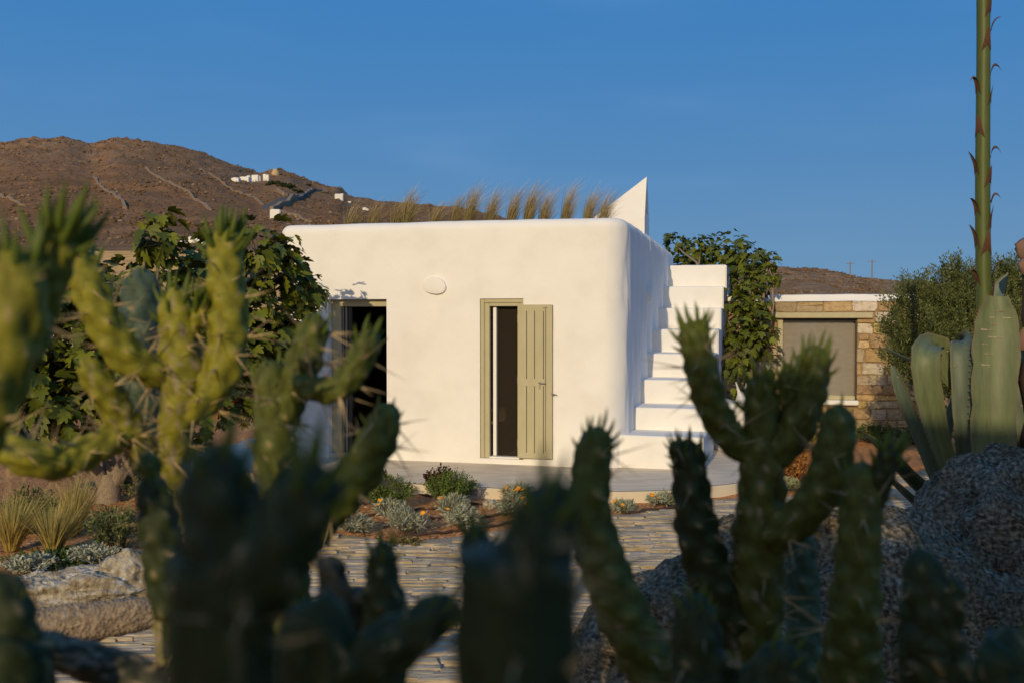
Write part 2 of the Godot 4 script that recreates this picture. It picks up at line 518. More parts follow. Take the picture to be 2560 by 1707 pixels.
func make_paving() -> void:
	var s := Shape.new()
	var idx := Geometry2D.triangulate_polygon(paving_line)
	for q in paving_line:
		s.p(Vector3(q.x, -0.135, q.y))
	for k in range(0, idx.size(), 3):
		s.t(idx[k], idx[k + 1], idx[k + 2])
	var pav := structure("paving", mesh(s, false), M.paving_joint)
	# stones on edge, laid in long uneven courses
	var stones: Array = []
	var z := -4.95
	var row := 0
	while z > -13.9:
		var dep := rnd(0.045, 0.095)
		var x := -6.0 + rnd(0, 0.4)
		while x < 6.6:
			var w := rnd(0.12, 0.6)
			var bend := nz.get_noise_1d((x + row * 0.3) * 0.5) * 0.22 + nz.get_noise_1d(x * 2.2 + row * 0.05) * 0.09 + rnd(-0.012, 0.012) + nz.get_noise_1d(x * 0.12 + 50.0) * 0.5
			var at := Vector3(x + w / 2, 0, z - dep / 2 + bend)
			var ok := true
			for m in [Vector2(-1, -1), Vector2(1, -1), Vector2(1, 1), Vector2(-1, 1)]:
				if not Geometry2D.is_point_in_polygon(Vector2(at.x + m.x * w * 0.48, at.z + m.y * dep * 0.45), paving_line):
					ok = false
			if ok and absf(at.x) < -at.z * 0.52 + 0.3:
				var dist := -at.z
				stones.append([w * dep / dist / dist / dist, at, w, dep])
			x += w + rnd(0.0, 0.008)
		z -= dep + rnd(0.0, 0.005)
		row += 1
	# those that show largest: in front of the bed, between the cacti
	for q in stones:
		var px: float = 1280 + q[1].x / -q[1].z * FOCAL
		if px > 2100 or px < 60 or (px > 480 and px < 700):
			q[0] *= 0.1
	stones.sort_custom(func(a, b): return a[0] > b[0])
	var rest := Shape.new()
	for k in stones.size():
		var q = stones[k]
		var w: float = q[2]
		var dep: float = q[3]
		var b := Shape.new() if k < 300 else rest
		var at: Vector3 = q[1]
		var tone := rnd(0.40, 0.54)
		var warm := rnd(-0.03, 0.05)
		var col := Color(tone + warm * 0.6, tone * 0.84 + warm * 0.1, tone * 0.63 - warm)
		b.col = col
		var hgt := rnd(-0.121, -0.108)
		var o := at if k >= 300 else Vector3.ZERO
		var tl := Vector2(rnd(-0.012, 0.012), rnd(-0.02, 0.02))
		var lo := b.v.size()
		var m := 5
		# outline of eight uneven corners, low rim then bevelled top
		for ring in 3:
			for e in 8:
				var cx: float = [-1, -0.4, 0.35, 1, 1, 0.4, -0.35, -1][e]
				var cz: float = [1, 1.05, 0.95, 1, -1, -0.95, -1.05, -1][e]
				rng.seed = hash(Vector3(k, e, 5))
				var f: float = [1.0, 0.985, 0.86][ring]
				var px: float = cx * w / 2 * (1 - (1 - f) * dep / w * 1.6) + rnd(-0.012, 0.012)
				var pz: float = cz * dep / 2 * f + rnd(-0.006, 0.006)
				var py: float = [-0.15, hgt - 0.006, hgt][ring] + (tl.x * cx + tl.y * cz) * 0.25 + (rnd(-0.004, 0.004) if ring == 2 else 0.0)
				b.p(o + Vector3(px, py, pz))
		rng.seed = hash(Vector2(k, 77))
		for ring in 2:
			for e in 8:
				var a0 := lo + ring * 8 + e
				var a1 := lo + ring * 8 + (e + 1) % 8
				b.t(a0, a0 + 8, a1)
				b.t(a1, a0 + 8, a1 + 8)
		var ce := b.p(o + Vector3(rnd(-0.1, 0.1) * w, hgt + rnd(-0.002, 0.005), 0))
		for e in 8:
			b.t(ce, lo + 16 + (e + 1) % 8, lo + 16 + e)
		if k < 300:
			part("paving_stone", mesh(b, false), M.slate, pav, Transform3D(Basis(), at))
	var r := part("paving_rest", mesh(rest, false), M.slate, pav)
	r.set_meta("kind", "stuff")

# elevation of the ridge lines above the horizon, by bearing
var ridge_x := [-1400, -700, -300, 0, 60, 100, 170, 230, 270, 300, 350, 420, 470, 560, 640, 690, 720, 780, 850, 868, 885, 950, 1040, 1160, 1300, 1500, 1700, 1900]
var ridge_y := [250, 330, 400, 428, 438, 441, 443, 433, 441, 445, 442, 431, 420, 390, 362, 365, 360, 336, 322, 306, 300, 289, 280, 268, 235, 175, 110, 60]
var low_x := [1400, 1560, 1700, 1850, 1950, 2000, 2060, 2150, 2250, 2350, 2560, 3000, 4200]
var low_y := [20, 60, 95, 118, 122, 121, 117, 99, 88, 84, 74, 60, 60]

func hill_profile(x: float, t: float) -> Vector2:   # t 0..1 up the front of the left hill -> distance, elevation
	var r: float = smooth_fit(ridge_x, ridge_y, x)
	var k := clampf(r / 300.0, 0.0, 1.0)
	return Vector2(smooth_fit([0.0, 0.12, 0.2, 0.26, 0.6, 1.0], [24.0, 58.0, 84.0, 104.0, 245.0, 430.0], t), smooth_fit([0.0, 0.12, 0.2, 0.26, 0.6, 1.0], [-90.0, 85.0 * k, 158.0 * k, 172.0 * k, lerpf(172.0 * k, r, 0.56), r], t))

func hill_point(x: float, t: float) -> Vector3:
	var q: Vector2
	if t <= 1.0:
		q = hill_profile(x, t)
	else:
		var e := hill_profile(x, 1.0)
		q = Vector2(430 + (t - 1) * 1500, e.y - (t - 1) * 1500.0 * (0.35 + e.y / 900.0))
	var w := Vector3((x - 1280) / FOCAL * q.x, 1.97 + q.y / FOCAL * q.x, -q.x)
	var f := clampf((t - 0.24) * 4.0, 0.0, 1.0)
	var high := smoothstep(0.6, 1.0, t)
	var rock := absf(nz.get_noise_2d(w.x * 0.07, w.y * 0.2 + w.z * 0.03))
	w.y += f * (nz.get_noise_2d(w.x * 0.02, w.z * 0.02) * 1.2 + nz.get_noise_2d(w.x * 0.11, w.z * 0.11) * 0.6 + nz.get_noise_2d(w.x * 0.5, w.z * 0.5) * 0.25) + high * (rock * 3.2 - 0.8) * (1.0 if x < 900 else 0.4)
	return w

func hill_spot(x: float, y: float) -> Vector3:
	var want := 790.0 - y
	var a := 0.02
	var b := 1.0
	for k in 26:
		var m := (a + b) / 2
		if hill_profile(x, m).y < want:
			a = m
		else:
			b = m
	return hill_point(x, a)

func make_hills() -> void:
	var s := Shape.new()
	var nx := 420
	var nt := 144
	for b in nt + 1:
		for a in nx + 1:
			var x := lerpf(-1400, 1900, a / float(nx))
			var t := b / 120.0
			var w := hill_point(x, t)
			var high := smoothstep(0.55, 1.0, t)
			var rock := absf(nz.get_noise_2d(w.x * 0.07, w.y * 0.2 + w.z * 0.03))
			var n1 := nz.get_noise_2d(w.x * 0.012 + 9, w.z * 0.03)
			var n2 := nz.get_noise_2d(w.x * 0.06, w.z * 0.12 + 30)
			var earth := Color(0.25, 0.125, 0.048).lerp(Color(0.165, 0.088, 0.035), clampf(0.5 + n1, 0, 1))
			earth = earth.lerp(Color(0.35, 0.18, 0.072), clampf(n2 * 1.6, 0, 0.8))
			earth = earth.lerp(Color(0.31, 0.20, 0.115), clampf(high * 0.55 + (rock - 0.25) * 2.0 * high, 0, 0.85))
			var field := Color(0.88, 0.50, 0.16).lerp(Color(0.70, 0.39, 0.12), clampf(0.4 + n2, 0, 1))
			s.col = field.lerp(earth, clampf((t - 0.205) * 30.0, 0.0, 1.0))
			s.p(w)
	s.sheet(0, nx, nt, true)
	structure("hill", mesh(s), M.hill)
	# the low hill beyond the stone building
	s = Shape.new()
	nx = 220
	nt = 60
	for b in nt + 1:
		for a in nx + 1:
			var x := lerpf(1400, 4200, a / float(nx))
			var t := b / 50.0
			var r: float = smooth_fit(low_x, low_y, x)
			var d := lerpf(27.0, 125.0, t)
			var e := lerpf(-70.0, r, pow(minf(t, 1.0), 0.7)) - maxf(0.0, t - 1.0) * 300.0
			var w := Vector3((x - 1280) / FOCAL * d, 1.97 + e / FOCAL * d, -d)
			var f := clampf(t * 3.0, 0.0, 1.0)
			w.y += f * (nz.get_noise_2d(w.x * 0.15, w.z * 0.15) * 0.25 + nz.get_noise_2d(w.x * 0.6, w.z * 0.6) * 0.16)
			var n2 := nz.get_noise_2d(w.x * 0.25, w.z * 0.35 + 30)
			s.col = Color(0.24, 0.14, 0.065).lerp(Color(0.38, 0.23, 0.11), clampf(0.5 + n2 * 1.5, 0, 1))
			s.p(w)
	s.sheet(0, nx, nt, true)
	structure("low_hill", mesh(s), M.hill)
	# scrub on both
	var bush := lump_mesh(7, 5, 0.4, 8)
	var mm := MultiMesh.new()
	mm.transform_format = MultiMesh.TRANSFORM_3D
	mm.use_colors = true
	mm.mesh = bush
	mm.instance_count = 21000
	for k in 21000:
		var w: Vector3
		var r: float
		if k < 15000:
			var x := rnd(-200, 1300)
			var t := sqrt(rnd(0.075, 1.0))
			w = hill_point(x, t)
			var clump := clampf(nz.get_noise_2d(w.x * 0.02 + 70, w.z * 0.03) * 2.0 + 0.5, 0.05, 1.0)
			r = rnd(0.12, 0.5) * (0.5 + 0.6 * clump)
		else:
			var x := rnd(1600, 2700)
			var t := sqrt(rnd(0.02, 1.0))
			var d := lerpf(27.0, 125.0, t)
			var e: float = lerpf(-70.0, smooth_fit(low_x, low_y, x), pow(t, 0.7))
			w = Vector3((x - 1280) / FOCAL * d, 1.97 + e / FOCAL * d, -d)
			r = rnd(0.06, 0.17)
		mm.set_instance_transform(k, Transform3D(Basis(Vector3.UP, rnd(0, 6)).scaled(Vector3(r, r * rnd(0.4, 0.7), r)), w))
		var q2 := rng.randf()
		mm.set_instance_color(k, Color(0.09, 0.055, 0.028).lerp(Color(0.25, 0.15, 0.075), q2) if q2 < 0.93 else Color(0.30, 0.22, 0.15))
	var mi := MultiMeshInstance3D.new()
	mi.name = "hill_scrub"
	mi.multimesh = mm
	mi.material_override = M.scrub
	mi.set_meta("kind", "stuff")
	mi.set_meta("label", "dry low scrub and loose stones covering the brown hillsides")
	mi.set_meta("category", "scrub")
	add_child(mi)

const HOUSE_TURN := deg_to_rad(-15.0)
const HOUSE_AT := Vector3(-0.159, 0, -13.604)
var holes := [[-2.485, -1.615, 0.05, 2.207], [-0.28, 0.32, 0.07, 2.2]]

func hole_wall(s: Shape, x0: float, x1: float, y0: float, y1: float, z: float, hs: Array, flip: bool) -> void:
	var xs := [x0, x1]
	var ys := [y0, y1]
	for h in hs:
		xs.append(h[0]); xs.append(h[1]); ys.append(h[2]); ys.append(h[3])
	xs.sort()
	ys.sort()
	for a in xs.size() - 1:
		for b in ys.size() - 1:
			var cx: float = (xs[a] + xs[a + 1]) / 2
			var cy: float = (ys[b] + ys[b + 1]) / 2
			var inside := false
			for h in hs:
				if cx > h[0] and cx < h[1] and cy > h[2] and cy < h[3]:
					inside = true
			if inside or xs[a + 1] - xs[a] < 1e-5 or ys[b + 1] - ys[b] < 1e-5:
				continue
			if flip:
				s.quad(Vector3(xs[a], ys[b], z), Vector3(xs[a + 1], ys[b], z), Vector3(xs[a + 1], ys[b + 1], z), Vector3(xs[a], ys[b + 1], z))
			else:
				s.quad(Vector3(xs[a], ys[b + 1], z), Vector3(xs[a + 1], ys[b + 1], z), Vector3(xs[a + 1], ys[b], z), Vector3(xs[a], ys[b], z))

func make_house() -> void:
	var h := thing("white_house", "low white plastered house with rounded corners and two olive green doors", "house", HOUSE_AT, HOUSE_TURN)
	# the plan's outline, with its outward normal
	var pl: Array = []
	for k in 40:
		pl.append([Vector2(-3.27, lerpf(-5.9, -0.2, k / 40.0)), Vector2(-1, 0), 0])
	for k in 9:
		var a := PI - k / 8.0 * PI / 2
		pl.append([Vector2(-3.07, -0.2) + Vector2(cos(a), sin(a)) * 0.2, Vector2(cos(a), sin(a)), 1])
	var xs := []
	for k in 72:
		xs.append(lerpf(-3.01, 1.29, k / 71.0))
	for q in holes:
		for e in [q[0], q[1]]:
			xs = xs.filter(func(v): return absf(v - e) > 0.02)
			xs.append(e)
	xs.sort()
	for x in xs:
		pl.append([Vector2(x, 0), Vector2(0, 1), 1])
	for k in 17:
		var a := PI / 2 - k / 16.0 * PI / 2
		pl.append([Vector2(1.34, -0.33) + Vector2(cos(a), sin(a)) * 0.33, Vector2(cos(a), sin(a)), 1 + k / 16.0])
	for k in 90:
		pl.append([Vector2(1.67, lerpf(-0.40, -5.75, k / 89.0)), Vector2(1, 0), 2])
	for k in 7:
		var a := -k / 6.0 * PI / 2
		pl.append([Vector2(1.52, -5.75) + Vector2(cos(a), sin(a)) * 0.15, Vector2(cos(a), sin(a)), 2])
	for k in 12:
		pl.append([Vector2(lerpf(1.4, -3.27, k / 11.0), -5.9), Vector2(0, -1), 0])
	var ys := [-0.2, 0.0, 0.02]
	for k in 46:
		ys.append(lerpf(0.06, 3.10, k / 45.0))
	for q in holes:
		for e in [q[2], q[3]]:
			ys = ys.filter(func(v): return absf(v - e) > 0.012)
			ys.append(e)
	ys.sort()
	var n_plain := ys.size()
	var prof: Array = []
	for y in ys:
		prof.append(Vector2(0, y))
	for k in range(1, 9):
		var a := k / 8.0 * PI / 2
		prof.append(Vector2(0.14 * (1 - cos(a)), 3.11 + 0.14 * sin(a)))
	prof.append_array([Vector2(0.24, 3.25), Vector2(0.30, 3.235), Vector2(0.32, 3.2), Vector2(0.32, 3.02)])
	var s := Shape.new()
	for pr in prof:
		for q in pl:
			var xz: Vector2 = q[0] - q[1] * pr.x
			var y: float = pr.y
			var zone: float = q[2]
			var off := 0.0
			if zone <= 1.0:
				off = nz.get_noise_2d(xz.x * 0.9, y * 0.9) * 0.008 + nz.get_noise_2d(xz.x * 3.0 + 9, y * 3.0) * 0.004
			if zone > 1.0:
				var k := minf(zone - 1.0, 1.0)
				var along: float = xz.y + xz.x
				off = k * (nz.get_noise_2d(along * 2.6, y * 0.35) * 0.026 + nz.get_noise_2d(along * 5.0 + 20, y * 0.7 + 5) * 0.030)
			for hl in holes:
				var gap := maxf(maxf(hl[0] - xz.x, xz.x - hl[1]), maxf(hl[2] - y, y - hl[3]))
				if zone == 1.0:
					off *= clampf((gap - 0.0) * 6.0, 0.0, 1.0)
			var sag := 0.0
			if y > 2.5:
				sag = nz.get_noise_1d(xz.x * 0.7 + xz.y * 0.5 + 3.0) * 0.018 * (y - 2.5) - maxf(0.0, -xz.y - 1.0) * 0.03 * (y - 2.5)
			s.p(Vector3(xz.x + q[1].x * off, y + sag, xz.y + q[1].y * off))
	var nu := pl.size()
	for b in prof.size() - 1:
		for a in nu - 1:
			if b < n_plain - 1:
				var cx: float = (pl[a][0].x + pl[a + 1][0].x) / 2
				var cy: float = (prof[b].y + prof[b + 1].y) / 2
				var skip := false
				if pl[a][2] == 1 and pl[a][0].y > -0.001 and pl[a + 1][0].y > -0.001:
					for hl in holes:
						if cx > hl[0] and cx < hl[1] and cy > hl[2] and cy < hl[3]:
							skip = true
				if skip:
					continue
			var k := b * nu + a
			s.t(k, k + nu, k + 1)
			s.t(k + 1, k + nu, k + nu + 1)
	part("wall", mesh(s), M.plaster, h)
	# the sides of the two door openings
	for q in holes:
		s = Shape.new()
		var z := -0.32
		s.quad(Vector3(q[0], q[2], 0), Vector3(q[0], q[2], z), Vector3(q[0], q[3], z), Vector3(q[0], q[3], 0))
		s.quad(Vector3(q[1], q[3], 0), Vector3(q[1], q[3], z), Vector3(q[1], q[2], z), Vector3(q[1], q[2], 0))
		s.quad(Vector3(q[0], q[3], 0), Vector3(q[0], q[3], z), Vector3(q[1], q[3], z), Vector3(q[1], q[3], 0))
		s.quad(Vector3(q[0], q[2], z), Vector3(q[0], q[2], 0), Vector3(q[1], q[2], 0), Vector3(q[1], q[2], z))
		part("reveal", mesh(s, false), M.plaster, h)
	# the dim room
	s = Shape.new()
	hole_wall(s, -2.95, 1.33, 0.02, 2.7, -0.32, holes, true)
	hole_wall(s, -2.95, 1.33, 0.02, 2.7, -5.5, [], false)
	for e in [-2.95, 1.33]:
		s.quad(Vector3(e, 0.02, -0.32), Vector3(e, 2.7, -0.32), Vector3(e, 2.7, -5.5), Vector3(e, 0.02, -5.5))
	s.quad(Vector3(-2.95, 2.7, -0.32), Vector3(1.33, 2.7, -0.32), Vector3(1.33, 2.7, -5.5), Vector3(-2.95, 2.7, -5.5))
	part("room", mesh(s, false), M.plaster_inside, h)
	s = Shape.new()
	s.quad(Vector3(-2.95, 0.02, -0.32), Vector3(1.33, 0.02, -0.32), Vector3(1.33, 0.02, -5.5), Vector3(-2.95, 0.02, -5.5))
	part("floor", mesh(s, false), M.floor_tile, h)
	# roof with its earth
	s = Shape.new()
	s.box(Vector3(-0.8, 2.95, -2.95), Vector3(4.5, 0.16, 5.4))
	part("roof", mesh(s, false), M.soil, h)
	# chimney: a thin wedge with a slit down its side
	var ch := Shape.new()
	var at := Vector3(1.5, 3.0, -3.4)
	var a0 := at + Vector3(-1.52, 0.0, 0.28); var b0 := at + Vector3(0.0, 0.0, 0.28)
	var a1 := at + Vector3(-1.52, 0.0, -0.28); var b1 := at + Vector3(0.0, 0.0, -0.28)
	var a2 := at + Vector3(-0.95, 0.45, 0.24); var a3 := at + Vector3(-0.95, 0.45, -0.24)
	var b2 := at + Vector3(0.0, 0.52, 0.27); var b3 := at + Vector3(0.0, 0.52, -0.27)
	var top := at + Vector3(0.0, 1.2, 0.03); var top2 := at + Vector3(0.0, 1.2, -0.03)
	ch.quad(a0, a2, b2, b0); ch.tri(a2, top, b2)
	ch.quad(b1, b3, a3, a1); ch.tri(a3, b3, top2)
	ch.quad(a1, a3, a2, a0); ch.quad(a2, a3, top2, top)
	# side with a tall slit
	ch.quad(b0, b2, b3, b1)
	var s0 := b2.lerp(top, 0.12) + Vector3(0, 0, -0.10); var s1 := b3.lerp(top2, 0.12) + Vector3(0, 0, 0.10)
	var st := top.lerp(b2, 0.18) + Vector3(0, 0, -0.045)
	var in_ := Vector3(-0.16, 0, 0)
	ch.quad(b2, s0, s1, b3)
	ch.quad(b2, top, st, s0); ch.quad(top2, b3, s1, st); ch.tri(top, top2, st)
	ch.quad(s0, st, st + in_, s0 + in_); ch.quad(st, s1, s1 + in_, st + in_); ch.quad(s1, s0, s0 + in_, s1 + in_)
	ch.tri(s0 + in_, st + in_, s1 + in_)
	part("chimney", mesh(ch, false), M.plaster, h)
	make_doors(h)
	# oval plaster reliefs
	var o := thing("wall_relief", "flat oval white relief between the two doors of the white house", "wall ornament", HOUSE_AT, HOUSE_TURN, "oval reliefs on the white house")
	part("relief_disc", oval_mesh(), M.plaster, o, Transform3D(Basis(), Vector3(-0.914, 2.378, 0.002)))
	var o2 := thing("wall_relief", "oval white relief on the shaded side wall above the stairs", "wall ornament", HOUSE_AT, HOUSE_TURN, "oval reliefs on the white house")
	part("relief_disc", oval_mesh(), M.plaster, o2, Transform3D(Basis(Vector3.UP, PI / 2).scaled(Vector3(1, 1.1, 1.5)), Vector3(1.675, 2.3, -2.35)))

func oval_mesh() -> ArrayMesh:
	var s := Shape.new()
	var prof := [[1.0, -0.02], [1.0, 0.022], [0.985, 0.032], [0.95, 0.038], [0.5, 0.046], [0.02, 0.048]]
	for q in prof:
		for a in 41:
			var g := TAU * a / 40.0
			var r := 1.0 + 0.06 * cos(2 * g + 0.8) + 0.04 * cos(3 * g + 2.0)
			s.p(Vector3(cos(g) * 0.158 * r * q[0], sin(g) * 0.122 * r * q[0], q[1]))
	s.sheet(0, 40, prof.size() - 1, true)
	return mesh(s)

func frame_bar(parent: Node, called: String, lo: Vector3, hi: Vector3, ma: Material, ch := 0.006) -> MeshInstance3D:
	var s := Shape.new()
	s.box((lo + hi) / 2, hi - lo, ch)
	return part(called, mesh(s, false), ma, parent)

func make_doors(h: Node3D) -> void:
	# left door: an olive frame about a dark opening, its leaf swung inwards
	var d := Node3D.new()
	d.name = "door"
	h.add_child(d, true)
	frame_bar(d, "door_frame", Vector3(-2.483, 0.052, -0.20), Vector3(-2.34, 2.205, -0.10), M.olive_paint)
	frame_bar(d, "door_frame", Vector3(-2.34, 2.10, -0.20), Vector3(-1.617, 2.205, -0.10), M.olive_paint)
	frame_bar(d, "door_frame", Vector3(-1.655, 0.052, -0.20), Vector3(-1.617, 2.10, -0.10), M.olive_paint)
	frame_bar(d, "sash", Vector3(-2.34, 0.07, -0.185), Vector3(-2.31, 2.098, -0.135), M.metal, 0.004)
	frame_bar(d, "sash", Vector3(-2.295, 0.07, -0.19), Vector3(-2.262, 2.098, -0.14), M.metal, 0.004)
	frame_bar(d, "sash", Vector3(-2.25, 0.07, -0.195), Vector3(-2.20, 2.098, -0.15), M.screen, 0.004)
	frame_bar(d, "threshold", Vector3(-2.483, 0.0, -0.30), Vector3(-1.617, 0.06, 0.012), M.concrete_edge)
	# right door: frame, white inner sash, dark insect screen, shutter folded back
	d = Node3D.new()
	d.name = "door"
	h.add_child(d, true)
	frame_bar(d, "door_frame", Vector3(-0.279, 0.072, -0.10), Vector3(-0.225, 2.199, -0.022), M.olive_paint)
	frame_bar(d, "door_frame", Vector3(-0.225, 0.072, -0.12), Vector3(-0.155, 2.145, -0.035), M.olive_paint)
	frame_bar(d, "door_frame", Vector3(-0.225, 2.145, -0.10), Vector3(0.319, 2.199, -0.022), M.olive_paint)
	frame_bar(d, "door_frame", Vector3(-0.155, 2.098, -0.12), Vector3(0.26, 2.145, -0.035), M.olive_paint)
	frame_bar(d, "door_frame", Vector3(0.26, 0.072, -0.12), Vector3(0.319, 2.145, -0.03), M.olive_paint)
	frame_bar(d, "sash", Vector3(-0.122, 0.10, -0.13), Vector3(-0.075, 2.09, -0.085), M.white_sash)
	frame_bar(d, "sash", Vector3(-0.075, 0.08, -0.16), Vector3(-0.06, 2.095, -0.12), M.screen, 0.003)
	frame_bar(d, "threshold", Vector3(-0.155, 0.072, -0.14), Vector3(0.26, 0.095, -0.02), M.white_sash, 0.004)
	var g := Shape.new()
	g.box(Vector3(0.09, 1.09, -0.15), Vector3(0.33, 2.0, 0.006))
	part("fly_screen", mesh(g, false), M.fly_screen, d)
	# shutter
	var sh := Node3D.new()
	sh.name = "shutter"
	d.add_child(sh, true)
	var xs := [0.255, 0.378, 0.486, 0.605, 0.722]
	for k in 4:
		frame_bar(sh, "plank", Vector3(xs[k] + (0.004 if k else 0.0), 0.10, 0.022), Vector3(xs[k + 1] - (0.004 if k < 3 else 0.0), 2.118, 0.056), M.olive_paint, 0.003)
	frame_bar(sh, "rail", Vector3(0.2552, 2.03, 0.020), Vector3(0.7218, 2.1175, 0.0575), M.olive_paint, 0.003)
	frame_bar(sh, "rail", Vector3(0.2552, 1.055, 0.020), Vector3(0.7218, 1.148, 0.0575), M.olive_paint, 0.003)
	frame_bar(sh, "rail", Vector3(0.2552, 0.0995, 0.020), Vector3(0.7218, 0.172, 0.0575), M.olive_paint, 0.003)
	frame_bar(sh, "backing", Vector3(0.258, 0.105, 0.024), Vector3(0.72, 2.11, 0.032), M.screen, 0.001)
	var s := Shape.new()
	s.tube([Vector3(0.635, 0.20, 0.066), Vector3(0.635, 2.09, 0.066)], [0.0045, 0.0045], 6)
	part("bolt_rod", mesh(s), M.metal, sh)
	frame_bar(sh, "latch", Vector3(0.60, 2.075, 0.058), Vector3(0.655, 2.09, 0.072), M.metal, 0.002)
	frame_bar(sh, "latch", Vector3(0.61, 1.085, 0.058), Vector3(0.64, 1.115, 0.075), M.metal, 0.002)
	s = Shape.new()
	s.tube([Vector3(0.555, 1.10, 0.058), Vector3(0.555, 1.10, 0.095), Vector3(0.565, 1.10, 0.10), Vector3(0.64, 1.10, 0.10)], [0.009, 0.009, 0.009, 0.007], 8)
	part("handle", mesh(s), M.metal, sh)
	frame_bar(sh, "keyhole_plate", Vector3(0.545, 1.02, 0.057), Vector3(0.565, 1.07, 0.063), M.metal, 0.002)
	for y in [0.28, 1.12, 1.93]:
		s = Shape.new()
		s.tube([Vector3(0.252, y - 0.05, 0.03), Vector3(0.252, y + 0.05, 0.03)], [0.010, 0.010], 8)
		part("hinge", mesh(s), M.metal, sh)
	# wall hook that holds it
	s = Shape.new()
	s.tube([Vector3(0.752, 0.95, 0.0), Vector3(0.752, 0.95, 0.05), Vector3(0.735, 0.955, 0.07), Vector3(0.715, 0.955, 0.07)], [0.006, 0.006, 0.008, 0.012], 8)
	s.tube([Vector3(0.752, 0.95, 0.05), Vector3(0.785, 0.945, 0.05)], [0.007, 0.004], 8)
	part("shutter_hook", mesh(s), M.metal, d)
	# a low bench that shows inside
	var b := thing("bench", "low pale bench seen dimly through the narrow right door", "bench", HOUSE_AT, HOUSE_TURN)
	frame_bar(b, "seat", Vector3(0.02, 0.44, -2.2), Vector3(1.0, 0.56, -1.5), M.concrete_edge, 0.03)
	frame_bar(b, "base", Vector3(0.06, 0.025, -2.16), Vector3(0.97, 0.437, -1.54), M.concrete_edge, 0.02)
	frame_bar(b, "backrest", Vector3(0.08, 0.565, -2.2), Vector3(1.0, 0.95, -2.02), M.concrete_edge, 0.04)

func make_stairs() -> void:
	var st := thing("staircase", "white plastered outdoor stairs climbing beside the house wall", "stairs", HOUSE_AT, HOUSE_TURN)
	var hs := [0.425, 0.728, 1.064, 1.412, 1.765, 2.10, 2.467, 2.858]
	for k in 8:
		var z0 := -0.12 - 0.70 * k
		var z1 := z0 - (0.70 if k < 7 else 0.88)
		var s := Shape.new()
		var x0 := 1.45
		var x1 := 2.665 + rnd(-0.006, 0.006)
		var y1: float = hs[k]
		# riser, tread and outer side, slightly uneven, with a rounded nosing
		var nx := 10
		var rows: Array = []
		var yb: float = hs[k - 1] - 0.03 if k else -0.2
		for m in 5:
			rows.append(Vector2(lerpf(yb, y1 - 0.03, m / 4.0), z0))
		for m in range(1, 5):
			var a := m / 4.0 * PI / 2
			rows.append(Vector2(y1 - 0.03 + 0.03 * sin(a), z0 - 0.03 * (1 - cos(a))))
		for m in range(1, 4):
			rows.append(Vector2(y1, lerpf(z0 - 0.03, z1 - 0.05, m / 3.0)))
		for r in rows:
			for a in nx + 1:
				var x := lerpf(x0, x1 - 0.02, a / float(nx))
				var w := nz.get_noise_2d(x * 2.0 + k * 7.0, r.x * 2.0) * 0.006
				s.p(Vector3(x, r.x + w * 0.6, r.y + w))
		s.sheet(0, nx, rows.size() - 1, true)
		var k0 := s.v.size()
		var ny := 14
		var nzz := 9
		for a in nzz + 1:
			for b in ny + 1:
				var zz := lerpf(z0 - 0.02, z1 + (0.0 if k == 7 else 0.0), a / float(nzz))
				var yy := lerpf(-0.2, y1 - 0.02, b / float(ny))
				s.p(Vector3(x1 + nz.get_noise_2d(zz * 2.2, yy * 0.5) * 0.02 + nz.get_noise_2d(zz * 6.0, yy * 1.2 + 8) * 0.008, yy, zz))
		s.sheet(k0, ny, nzz, false)
		# seam strips between the side and the front and top
		for m in rows.size() - 1:
			var ra: Vector2 = rows[m]
			var rb: Vector2 = rows[m + 1]
			var fa := Vector3(x1 - 0.02, ra.x, ra.y); var fb := Vector3(x1 - 0.02, rb.x, rb.y)
			var ga := Vector3(x1 + 0.004, minf(ra.x, y1 - 0.016), minf(ra.y, z0 - 0.016)); var gb := Vector3(x1 + 0.004, minf(rb.x, y1 - 0.016), minf(rb.y, z0 - 0.016))
			s.quad(fa, fb, gb, ga)
		if k == 7:
			s.quad(Vector3(x0, -0.2, z1), Vector3(x0, y1, z1), Vector3(x1, y1, z1), Vector3(x1, -0.2, z1))
			s.quad(Vector3(x0, y1 - 0.001, z1 + 0.06), Vector3(x1, y1 - 0.001, z1 + 0.06), Vector3(x1, y1 - 0.001, z1), Vector3(x0, y1 - 0.001, z1))
		part("step", mesh(s), M.plaster, st)

